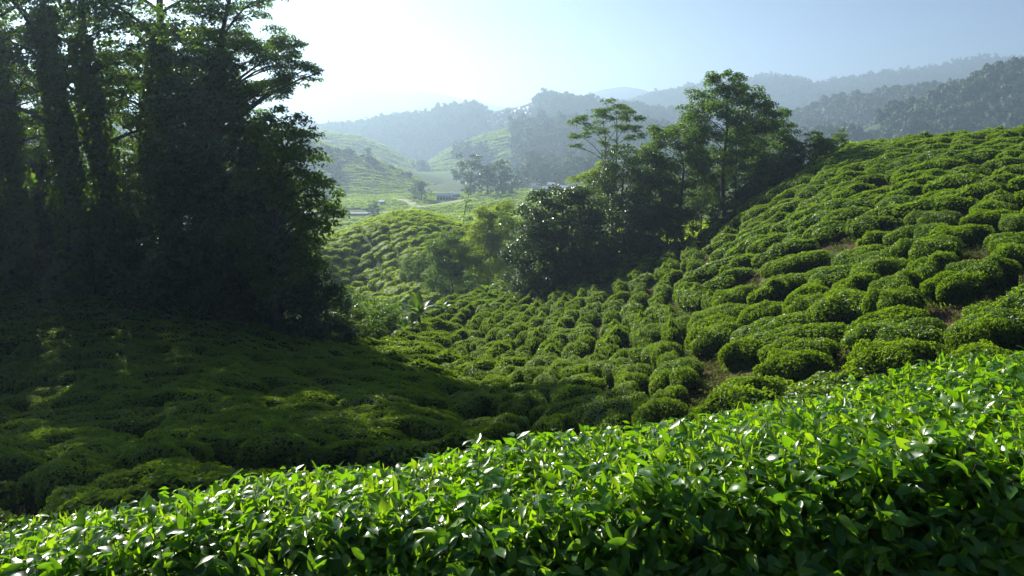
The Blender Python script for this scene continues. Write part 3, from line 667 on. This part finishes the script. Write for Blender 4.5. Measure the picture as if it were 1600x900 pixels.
# --- left: tall shady trees
px_tree('tree', 300, 42, [(372,92,0,42),(405,62,1,34),(438,98,-1,36),(470,112,0,30),(400,132,1,38),(350,55,2,36),(330,100,-2,40),(425,140,-1,26),(392,20,1,26),(420,-8,0,24),(360,-30,1,40),(375,160,0,30),(445,75,1,24),(340,150,1,34),(497,112,-1,11),(455,128,0,20),(320,10,0,38),(300,60,0,40),(290,-50,0,46),(330,-90,0,40)],
        'tall spreading tree whose fine right hand boughs reach into the open sky', 0.42, leaf=0.17, dens=0.62, seed=41, sub=10, flat=0.55, umb=1, mat=M_tree, split=0.45, twigs=6)
px_tree('tree', 430, 37, [(440,185,0,24),(465,200,0,22),(420,215,0,30),(450,232,-1,30),(478,215,0,16),(470,258,0,30),(430,262,1,34),(490,290,0,26),(455,305,0,36),(512,312,0,22),(533,328,0,12),(485,335,-1,30),(430,340,1,40),(500,352,0,18),(465,375,0,34),(420,400,0,44),(400,300,1,42),(395,350,0,46),(470,415,0,26),(450,450,0,36)],
        'dark glossy tree at the right edge of the shady wood above the valley gap', 0.28, leaf=0.22, dens=0.7, seed=42, sub=9, flat=0.7, mat=M_tree, split=0.15, twigs=4)
px_tree('tree', 335, 39, [(300,120,0,48),(335,150,1,48),(290,180,-1,56),(345,205,0,52),(300,235,-1,60),(355,260,0,56),(310,300,-1,66),(370,320,0,56),(280,350,0,60),(330,370,-1,66),(385,385,0,52),(290,420,0,62),(350,440,-1,60),(400,450,0,46),(260,290,0,50),(265,440,0,50),(380,500,-1,40)],
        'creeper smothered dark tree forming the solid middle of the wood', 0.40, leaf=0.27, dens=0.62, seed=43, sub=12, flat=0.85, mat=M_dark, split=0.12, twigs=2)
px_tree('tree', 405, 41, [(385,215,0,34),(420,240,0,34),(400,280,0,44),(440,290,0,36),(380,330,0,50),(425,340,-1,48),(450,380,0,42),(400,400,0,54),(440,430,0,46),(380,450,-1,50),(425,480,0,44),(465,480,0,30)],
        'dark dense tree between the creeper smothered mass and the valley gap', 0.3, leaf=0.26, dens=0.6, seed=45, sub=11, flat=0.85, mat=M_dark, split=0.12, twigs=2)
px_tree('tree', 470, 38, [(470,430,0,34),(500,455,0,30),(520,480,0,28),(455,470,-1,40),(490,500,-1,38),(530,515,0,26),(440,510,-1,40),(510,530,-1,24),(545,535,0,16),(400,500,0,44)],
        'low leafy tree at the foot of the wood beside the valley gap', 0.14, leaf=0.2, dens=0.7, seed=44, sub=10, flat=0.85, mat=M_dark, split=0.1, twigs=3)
tall = [make_tree(None, envelope(60 + s, 20, 4.4, 8.0, 22, 1.6, 0.9), 0.34, leaf=0.2, dens=0.32, seed=60 + s, sub=9, flat=0.7, umb=1, mat=M_tree, split=0.4, ivy=(0.0, 12.5, 0.8, 3800), twigs=4, name='tall_tree') for s in range(3)]
LT = [(20,41,0,1.0,'leftmost tall tree with a creeper clad trunk against the bright sky',.2),(85,39,1,1.08,'tall tree with thick creeper clad trunk right of the bright sky gap',1.9),(165,41,2,1.0,'tall creeper clad tree between the two bright gaps in the wood',4.0),(228,43,0,1.1,'tall tree beside the darkest creeper mass',2.9)]
for (u_, y_, k, s, lb, rz) in LT: place(tall[k], 'tree', (u_ - 800) / FPX * y_, y_, lb, s=s * 1.15, rz=rz)
for q, (u_, y_, k, s) in enumerate([(55,56,1,0.85),(140,62,2,.85),(215,50,0,.85),(270,54,1,.9),(-20,60,2,.9),(320,47,2,.85),(370,50,1,.75)]):
    place(tall[k], 'tree', (u_ - 800) / FPX * y_, y_, 'tall tree standing in the second row of the shady wood', group='trees deeper in the wood', s=s, rz=q * 1.3)
for q, (u_, y_, k, s) in enumerate([(370,116,0,.85),(400,112,1,.85),(425,116,2,.8),(440,106,1,.75),(380,128,1,.8)]):
    place(tall[k], 'tree', (u_ - 800) / FPX * y_, y_, 'tall tree far behind the shady wood beside the conical tea hill', group='trees behind the wood', s=s, rz=q * 1.3)
for q, (u_, y_, k, s) in enumerate([(-70,42,1,1.1),(-170,38,2,1.1),(-290,40,0,1.15),(-420,36,1,1.0),(-120,50,0,1.1),(-330,32,1,.85),(-560,34,2,.9),(-110,46,2,1.0),(-220,44,1,1.1),(-230,34,0,.9),(-450,44,2,1.1)]):
    place(tall[k], 'tree', (u_ - 800) / FPX * y_, y_, 'tall tree in the wood just beyond the edge of the view', group='trees beyond the view', s=s, rz=q * 2.1)
# understorey of the wood
us = [make_tree(None, envelope(80 + s, 6.2, 2.2, 0.5, 15, 1.15, 1.0), 0.10, leaf=0.18, dens=0.62, seed=80 + s, sub=8, flat=0.85, mat=M_dark, split=0.08, twigs=2, name='understorey', stems=2) for s in range(3)]
for q, (u_, y_, s) in enumerate([(-60,44,1.0),(0,45,1.0),(45,43.5,.8),(110,43,1.05),(150,44.5,.85),(195,43,1.0),(240,42,.8),(285,41.5,.9),(60,50,1.1),(180,50,1.1),(10,54,1.2),(120,56,1.2),(330,43,.9),(-130,45,1.),(-220,46,1.1),(52,46,1.5),(-15,47,1.6),(128,46,1.5),(205,46,1.4)]):
    place(us[q % 3], 'understorey_tree', (u_ - 800) / FPX * y_, y_, 'dark bushy small tree filling the foot of the shady wood', 'small tree', 'small trees under the wood', s, q * 1.7)

# --- right grove on the ridge
px_tree('tree', 1135, 60, [(1130,128,0,20),(1150,135,0,22),(1105,150,0,24),(1165,155,1,24),(1128,165,-1,26),(1085,180,0,24),(1110,190,-1,28),(1150,190,0,30),(1190,165,0,20),(1095,215,0,28),(1135,225,0,26),(1170,215,1,28),(1200,195,0,22),(1080,240,1,18),(1140,118,0,12),(1115,125,0,10),(1120,262,0,22),(1160,255,-1,22)],
        'tallest tree of the right grove with a pointed airy crown', 0.20, leaf=0.20, dens=0.85, seed=141, sub=9, flat=0.65, mat=M_tree, split=0.4, twigs=4)
px_tree('tree', 1172, 63, [(1210,185,0,20),(1225,205,0,20),(1195,222,0,28),(1222,235,0,22),(1200,255,-1,28),(1235,262,0,18),(1175,270,0,24),(1212,285,0,26),(1245,290,0,16),(1180,240,1,22)],
        'slimmer tree leaning right against the tallest tree of the grove', 0.16, leaf=0.19, dens=0.85, seed=142, sub=9, flat=0.65, mat=M_tree, split=0.45, twigs=4)
px_tree('tree', 1072, 58, [(1040,200,0,22),(1062,215,0,26),(1020,225,0,20),(1085,235,0,24),(1045,245,-1,26),(1010,255,0,22),(1070,265,0,26),(1035,280,0,24),(1095,280,0,20),(1000,280,0,18),(1060,300,0,22)],
        'crooked stemmed tree left of the tallest tree in the grove', 0.17, leaf=0.19, dens=0.8, seed=143, sub=9, flat=0.6, mat=M_tree, split=0.35, twigs=4)
px_tree('tree', 955, 66, [(960,168,0,22),(985,182,0,18),(940,180,0,16),(915,190,0,17),(905,212,0,13),(930,205,0,15),(975,200,0,18),(992,212,0,14),(950,222,1,14),(898,228,0,9),(965,235,0,16),(1000,235,0,14),(945,158,0,6)],
        'thin forked tree with flat tufted crown left of the grove', 0.15, leaf=0.17, dens=0.62, seed=144, sub=8, flat=0.5, umb=1, mat=M_tree, split=0.25, twigs=6, stems=3)
px_tree('tree', 960, 56, [(985,250,0,26),(1010,270,0,28),(955,265,0,26),(975,290,0,34),(1020,310,0,34),(940,290,0,24),(985,330,0,36),(945,325,0,30),(1010,350,0,32),(965,370,0,36),(1000,395,0,30),(940,400,0,34)],
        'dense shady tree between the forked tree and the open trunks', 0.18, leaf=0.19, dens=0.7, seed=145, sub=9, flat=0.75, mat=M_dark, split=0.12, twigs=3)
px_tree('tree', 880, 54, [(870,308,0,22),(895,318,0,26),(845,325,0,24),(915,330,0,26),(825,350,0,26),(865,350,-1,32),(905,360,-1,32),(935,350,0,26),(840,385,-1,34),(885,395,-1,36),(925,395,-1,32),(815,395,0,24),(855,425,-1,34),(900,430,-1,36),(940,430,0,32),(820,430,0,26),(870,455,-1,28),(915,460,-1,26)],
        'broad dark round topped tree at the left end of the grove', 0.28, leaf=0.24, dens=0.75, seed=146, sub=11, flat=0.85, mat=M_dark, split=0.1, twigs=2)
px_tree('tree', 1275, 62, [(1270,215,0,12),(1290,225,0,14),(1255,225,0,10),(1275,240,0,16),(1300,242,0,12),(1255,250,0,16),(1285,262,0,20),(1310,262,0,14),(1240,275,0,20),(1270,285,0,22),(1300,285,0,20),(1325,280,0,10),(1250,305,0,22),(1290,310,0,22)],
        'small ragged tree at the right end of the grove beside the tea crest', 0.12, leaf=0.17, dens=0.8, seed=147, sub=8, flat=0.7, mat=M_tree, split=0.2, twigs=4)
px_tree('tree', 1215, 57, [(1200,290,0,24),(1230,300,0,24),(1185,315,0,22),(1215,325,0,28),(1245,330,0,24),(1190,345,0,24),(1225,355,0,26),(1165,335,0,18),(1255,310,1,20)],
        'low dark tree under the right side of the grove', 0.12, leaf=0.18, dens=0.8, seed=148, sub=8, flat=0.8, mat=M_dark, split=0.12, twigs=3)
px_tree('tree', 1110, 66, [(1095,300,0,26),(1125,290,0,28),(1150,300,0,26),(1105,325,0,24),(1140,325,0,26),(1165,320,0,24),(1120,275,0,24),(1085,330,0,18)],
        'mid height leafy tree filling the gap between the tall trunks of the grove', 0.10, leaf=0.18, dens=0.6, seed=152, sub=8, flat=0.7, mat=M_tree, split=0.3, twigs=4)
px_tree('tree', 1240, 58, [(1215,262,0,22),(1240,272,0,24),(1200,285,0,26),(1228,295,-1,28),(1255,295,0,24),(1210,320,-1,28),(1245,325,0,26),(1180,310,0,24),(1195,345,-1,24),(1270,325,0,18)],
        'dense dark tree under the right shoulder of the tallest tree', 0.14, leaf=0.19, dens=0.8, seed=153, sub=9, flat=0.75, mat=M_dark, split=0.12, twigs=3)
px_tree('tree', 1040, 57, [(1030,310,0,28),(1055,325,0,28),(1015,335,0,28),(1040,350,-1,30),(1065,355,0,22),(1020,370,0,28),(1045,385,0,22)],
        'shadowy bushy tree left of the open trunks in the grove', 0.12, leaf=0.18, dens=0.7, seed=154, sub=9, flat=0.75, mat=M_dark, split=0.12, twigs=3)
px_tree('tree', 925, 62, [(925,275,0,16),(935,262,0,14),(945,280,0,18),(915,290,0,18),(905,305,0,16),(930,305,0,20),(950,305,0,16)],
        'small yellowish tree below the thin forked tree', 0.08, leaf=0.17, dens=0.7, seed=155, sub=8, flat=0.75, mat=M_bright, split=0.15, twigs=3)
px_tree('tree', 762, 78, [(770,328,0,16),(785,335,0,18),(755,342,0,18),(772,355,0,24),(745,365,0,20),(795,360,0,18),(760,380,0,26),(785,385,0,24),(738,392,0,20),(765,410,0,26),(790,412,0,22),(745,420,0,22),(770,435,0,22)],
        'bright yellow green tree left of the dark round tree', 0.16, leaf=0.2, dens=0.8, seed=149, sub=9, flat=0.8, mat=M_bright, split=0.1, twigs=3)
px_tree('tree', 705, 80, [(700,372,0,14),(715,385,0,18),(690,390,0,16),(705,405,0,22),(680,410,0,16),(722,410,0,18),(695,428,0,22),(715,435,0,20),(675,435,0,16),(700,448,0,16)],
        'bushy green tree on the right flank of the conical tea hill', 0.13, leaf=0.2, dens=0.8, seed=150, sub=8, flat=0.8, mat=M_tree, split=0.1, twigs=3)
px_tree('conifer', 729, 86, [(730,298,0,4),(729,312,0,6),(731,326,0,7),(728,342,0,8),(730,360,0,9),(727,380,0,9)],
        'very thin pole like tree standing before the valley road', 0.09, leaf=0.16, dens=0.35, seed=151, sub=6, flat=0.5, mat=M_tree, split=0.2, twigs=7)
# slim saplings and trunks in the open part of the grove
sap = [make_tree(None, envelope(160 + s, 7.0, 1.3, 3.0, 9, 0.75, 1.0), 0.07, leaf=0.16, dens=0.5, seed=160 + s, sub=7, flat=0.7, mat=M_tree, split=0.35, twigs=3, name='sapling') for s in range(3)]
for q, (u_, y_, s) in enumerate([(1100,61,1.0),(1118,66,1.15),(1150,58,1.1),(1048,60,.95),(1030,63,1.1),(1085,67,1.0),(1188,61,1.1),(1010,60,1.0),(1165,67,1.2),(1130,70,.9),(1060,72,1.0)]):
    place(sap[q % 3], 'sapling', (u_ - 800) / FPX * y_, y_, 'slim bare stemmed young tree standing inside the right grove', 'young tree', 'slim young trees in the grove', s, q * 1.9)
# shrubs below and around the grove, and in the ravine
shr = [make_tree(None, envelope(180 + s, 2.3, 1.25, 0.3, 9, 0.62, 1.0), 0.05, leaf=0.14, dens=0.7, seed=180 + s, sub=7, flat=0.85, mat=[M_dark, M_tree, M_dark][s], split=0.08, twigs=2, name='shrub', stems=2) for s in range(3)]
SHR = [(1000,54,1.1,0),(1025,55,1.0,2),(1120,55,.9,2),(1150,56,1.1,0),(1185,55,1.2,2),(1220,55,1.2,0),(1250,57,1.1,2),(1285,60,1.0,1),(975,53,1.3,0),(940,52,1.2,2),(900,51.5,1.1,0),(860,52,1.0,2),(825,54,1.0,0),(1310,61,.9,1),(1165,54,.9,0)]
for q, (u_, y_, s, k) in enumerate(SHR):
    place(shr[k], 'shrub', (u_ - 800) / FPX * y_, y_, 'dark leafy shrub ' + ('below the dark round topped tree' if u_ < 970 else ('between the trunks of the right grove' if u_ < 1170 else 'under the right end of the grove')), 'shrub', 'shrubs ' + ('below the dark round tree' if u_ < 970 else ('between the grove trunks' if u_ < 1170 else 'at the right end of the grove')), s, q * 1.3, wood='stems', leafn='foliage')
SHR2 = [(560,44,1.2,1),(590,46,1.3,1),(620,47,1.1,1),(545,46,1.5,0),(575,50,1.6,1),(605,52,1.5,1),(520,48,1.6,0),(640,52,1.2,1),(550,55,2.0,1),(585,58,2.0,1),(620,60,1.6,1),(530,41,1.0,0),(570,41.5,.7,1),(655,58,1.2,0),(500,60,2.2,1),(540,66,2.2,1),(600,68,1.8,1)]
for q, (u_, y_, s, k) in enumerate(SHR2):
    place(shr[k], 'shrub', (u_ - 800) / FPX * y_, y_, 'green shrub in the ravine between the wood and the tea slope', 'shrub', 'shrubs in the ravine', s, q * 1.1, wood='stems', leafn='foliage')
SHR3 = [(665,88,1.5,1),(640,90,1.3,1),(735,84,1.6,1),(760,72,1.3,0),(785,68,1.4,0),(720,76,1.2,1),(690,84,1.4,1),(800,62,1.2,0)]
for q, (u_, y_, s, k) in enumerate(SHR3):
    place(shr[k], 'shrub', (u_ - 800) / FPX * y_, y_, 'rough shrub at the foot of the yellow green tree', 'shrub', 'shrubs below the yellow green tree', s, q * 1.1, wood='stems', leafn='foliage')

# banana plants with long arching blades
def banana(seed, n=11, L=1.9):
    rg = np.random.RandomState(seed); A = Acc(); W = Acc()
    tube(W, [(0, 0, -0.2), (0.02, 0, 0.5), (0.03, 0.02, 1.1)], [0.12, 0.1, 0.05], 7)
    for k in range(n):
        V, F = leaf_tmpl(rg, L * rg.uniform(.7, 1.1), 0.11, rg.uniform(0.7, 1.7), 0.35, 8)
        V = V @ roty(-R(rg.uniform(40, 78))).T @ rotz(k * 2.4 + rg.uniform(-.3, .3)).T + [0, 0, 1.0]; A.add(V, F, rg.uniform(.3, .9))
    return (W.mesh('banana_stem', M_twig, True), A.mesh('banana_leaves', M_tree, True), None)
ban = [banana(1), banana(2, 9, 1.6)]
for (u_, y_, s, k, lb) in [(655,45,1.25,0,'long bladed banana plant at the mouth of the ravine'),(760,57,0.9,1,'small banana plant on the middle tea ridge'),(632,43,0.8,1,'low banana plant left of the larger one by the ravine'),(415,38,1.3,0,'banana plant in the shade at the foot of the wood'),(690,50,.7,1,'tiny banana plant among the tea beside the ravine')]:
    place(ban[k], 'banana_plant', (u_ - 800) / FPX * y_, y_, lb, 'banana plant', s=s, rz=u_, wood='stem', leafn='leaves')

# --- valley trees
vt = [make_tree(None, envelope(200 + s, 15, 5.5, 3.0, 14, 2.6, 1.0), 0.45, leaf=0.75, dens=0.7, seed=200 + s, sub=7, flat=0.85, mat=M_dark, split=0.15, twigs=2, name='valley_tree') for s in range(3)]
VT = [(735,345,1.25,'tall round dark tree beside the valley sheds'),(762,352,1.0,'dark tree second from the sheds in the valley clump'),(785,350,1.05,'dark tree at the right end of the valley clump'),(800,356,.8,'small dark tree right of the valley clump'),(658,330,.62,'lone round tree at the bend of the valley road'),(648,340,.45,'smaller tree left of the lone round tree'),(583,262,.42,'small pale tree below the bright field'),(575,470,.5,'tree on the pale spur skyline'),(510,300,.6,'tree at the left edge of the valley by the wood')]
for q, (u_, y_, s, lb) in enumerate(VT): place(vt[q % 3], 'tree', (u_ - 800) / FPX * y_, y_, lb, s=s, rz=q * 1.1, z=(rid['tea_l1'].h(np.array([(u_ - 800) / FPX * y_]), np.array([float(y_)]))[0] if y_ == 470 else None))
for q in range(16):
    u_ = 815 + (q * 37) % 125; y_ = 420 + (q * 53) % 110
    place(vt[q % 3], 'tree', (u_ - 800) / FPX * y_, y_, 'pale hazy tree in the wood above the valley village', group='hazy trees above the village', s=0.8 + (q % 5) * .12, rz=q)

# ------------------------------------------------------------------ road, sheds, houses, greenhouses
M_road = plain('road_surface', (0.30, 0.28, 0.26), 0.8, (0.38, 0.36, 0.33), 0.5)
M_wall = plain('house_wall', (0.62, 0.62, 0.60), 0.7, (0.52, 0.52, 0.5), 1.0)
M_roofb = plain('blue_roof', (0.20, 0.28, 0.36), 0.5, (0.28, 0.34, 0.40), 0.8)
M_roofr = plain('rust_roof', (0.22, 0.11, 0.07), 0.7, (0.30, 0.17, 0.11), 0.8)
M_roofw = plain('white_roof', (0.75, 0.76, 0.78), 0.4, (0.6, 0.62, 0.65), 0.8)
M_glass = plain('dark_window', (0.03, 0.035, 0.04), 0.2)
def road(name, pts, w, label):
    q = np.array(pts, float); t = np.linspace(0, len(q) - 1, 90)
    x = np.interp(t, range(len(q)), (q[:, 0] - 800) / FPX * q[:, 1]); y = np.interp(t, range(len(q)), q[:, 1])
    g = np.exp(-0.5 * (np.arange(-7, 8) / 3.) ** 2); g /= g.sum(); x = np.convolve(np.pad(x, 7, 'edge'), g, 'valid'); y = np.convolve(np.pad(y, 7, 'edge'), g, 'valid')
    d = np.stack([np.gradient(x), np.gradient(y)], 1); d /= np.linalg.norm(d, axis=1)[:, None]; nx, ny = -d[:, 1], d[:, 0]
    V = []
    zz = hgt(x, y); zz = np.convolve(np.pad(zz, 7, 'edge'), g, 'valid') + 0.9
    for s_, dz in ((-1.25, -1.6), (-1, 0), (1, 0), (1.25, -1.6)): V.append(np.stack([x + nx * w * s_ / 2, y + ny * w * s_ / 2, zz + dz], 1))
    V = np.stack(V, 1).reshape(-1, 3); F = [(i * 4 + c, i * 4 + c + 1, i * 4 + c + 5, i * 4 + c + 4) for i in range(len(x) - 1) for c in range(3)]
    tag(link(name, mesh_np(name, V, np.array(F), M_road, smooth=False)), label, 'road', kind='structure')
road('road', [(440,272),(500,278),(560,280),(620,285),(655,300),(640,330),(615,350)], 3.6, 'pale narrow road curving along the foot of the bright field')
road('road', [(652,300),(690,312),(730,322),(790,335),(850,350)], 4.5, 'pale road running right past the sheds')

def house(kind, u_, y_, L, D, H, roof, rz, label, cat='house', group=None, z=None, nwin=3):
    L *= .5; D *= .6; H *= .8; x = (u_ - 800) / FPX * y_; e = link(kind, None, loc=(x, y_, (hz(x, y_) if z is None else z) - 0.2)); e.rotation_euler = (0, 0, rz); tag(e, label, cat, group)
    a = Acc(); box(a, -L/2, L/2, -D/2, D/2, -1, H); link('wall', a.mesh('wall', M_wall), e)
    a = Acc(); ov = 0.5; h = D * 0.28
    V = [(-L/2-ov, -D/2-ov, H+.02), (L/2+ov, -D/2-ov, H+.02), (L/2+ov, 0, H+h), (-L/2-ov, 0, H+h), (L/2+ov, D/2+ov, H+.02), (-L/2-ov, D/2+ov, H+.02)]
    V += [(p[0], p[1], p[2] + 0.18) for p in V]
    a.add(V, [(0,1,2,3),(3,2,4,5),(6,9,8,7),(9,11,10,8),(0,6,7,1),(5,4,10,11),(0,3,9,6),(3,5,11,9),(1,7,8,2),(2,8,10,4)]); link('roof', a.mesh('roof', roof), e)
    for k in range(nwin):
        cx_ = -L/2 + L * (k + .5) / nwin; a = Acc(); box(a, cx_ - .5, cx_ + .5, -D/2 - .06, -D/2 + .05, H*.35, H*.75); link('window', a.mesh('window', M_glass), e)
    return e
house('shed', 694, 328, 13, 6, 3.2, M_roofb, 0.1, 'long pale shed with blue roof beside the tall round tree', 'shed', nwin=5)
house('shed', 712, 334, 7, 5, 3, M_roofw, 0.2, 'smaller white roofed shed at the right end of the blue roofed shed', 'shed')
house('hut', 597, 322, 3.6, 3, 2.6, M_roofw, -.3, 'small white roofed hut standing alone on the bright field', 'hut', nwin=1)
for q, (u_, y_, L, rf, lb) in enumerate([(855,372,8,M_roofw,'white roofed house nearest the terraced field'),(868,380,7,M_roofr,'rust roofed house between white roofs in the village'),(880,372,9,M_roofw,'long white roofed village house'),(893,388,7,M_roofb,'blue roofed house at the right end of the village'),(835,392,7,M_roofb,'blue roofed house at the left end of the village'),(862,398,6,M_roofw,'small white house behind the rust roof')]):
    house('house', u_, y_, L, 6, 3, rf, .3 * math.sin(q * 2), lb)
rc = rid['mid_c']
for q in range(22):
    u_ = 760 + (q % 11) * 6.6 + (q // 11) * 3; y_ = 1105 - (q // 11) * 30 + (q % 3) * 5; x = (u_ - 800) / FPX * y_
    z = float(rc.h(np.array([x]), np.array([float(y_)]))[0]); e = Acc(); n = 8; L, w = 22, 2.4
    th = np.linspace(0, math.pi, n); V = [(w * math.cos(t), s * L / 2, 2.4 + 2.6 * math.sin(t)) for s in (-1, 1) for t in th] + [(w, -L/2, -3), (-w, -L/2, -3), (w, L/2, -3), (-w, L/2, -3)]
    Fq = [(k, k + 1, n + k + 1, n + k) for k in range(n - 1)] + [(16, 0, n, 18), (17, 19, 2 * n - 1, n - 1)] + [(0, 1, 6, 7), (1, 2, 5, 6), (2, 3, 4, 5), (16, 0, 7, 17)]
    e.add(V, Fq); o = link('greenhouse', e.mesh('greenhouse', M_roofw), loc=(x, y_, z)); o.rotation_euler = (0, 0, 0.12)
    tag(o, 'white arched greenhouse in the rows on top of the hazy middle hill', 'greenhouse', 'greenhouses on the hazy hilltop')

# ------------------------------------------------------------------ haze
zt = max(float(ZT.max()), 30)
for r_ in rid.values(): zt = max(zt, max(v.co.z for v in r_.o.data.vertices))
zt += 8
a = Acc(); box(a, -26000, 26000, -60, 9200, float(ZT.min()) - 30, zt)
hm = bpy.data.materials.new('haze'); hm.use_nodes = True; N = hm.node_tree.nodes; N.remove(N['Principled BSDF'])
pv = N.new('ShaderNodeVolumePrincipled'); pv.inputs['Color'].default_value = (0.56, 0.77, 1.0, 1); pv.inputs['Density'].default_value = 0.00062; pv.inputs['Anisotropy'].default_value = 0.5
hm.node_tree.links.new(pv.outputs[0], N['Material Output'].inputs['Volume'])
tag(link('haze', a.mesh('haze', hm)), 'pale morning haze filling the valley', 'haze', kind='stuff')
print('haze top', zt, 'bushes', len(B))
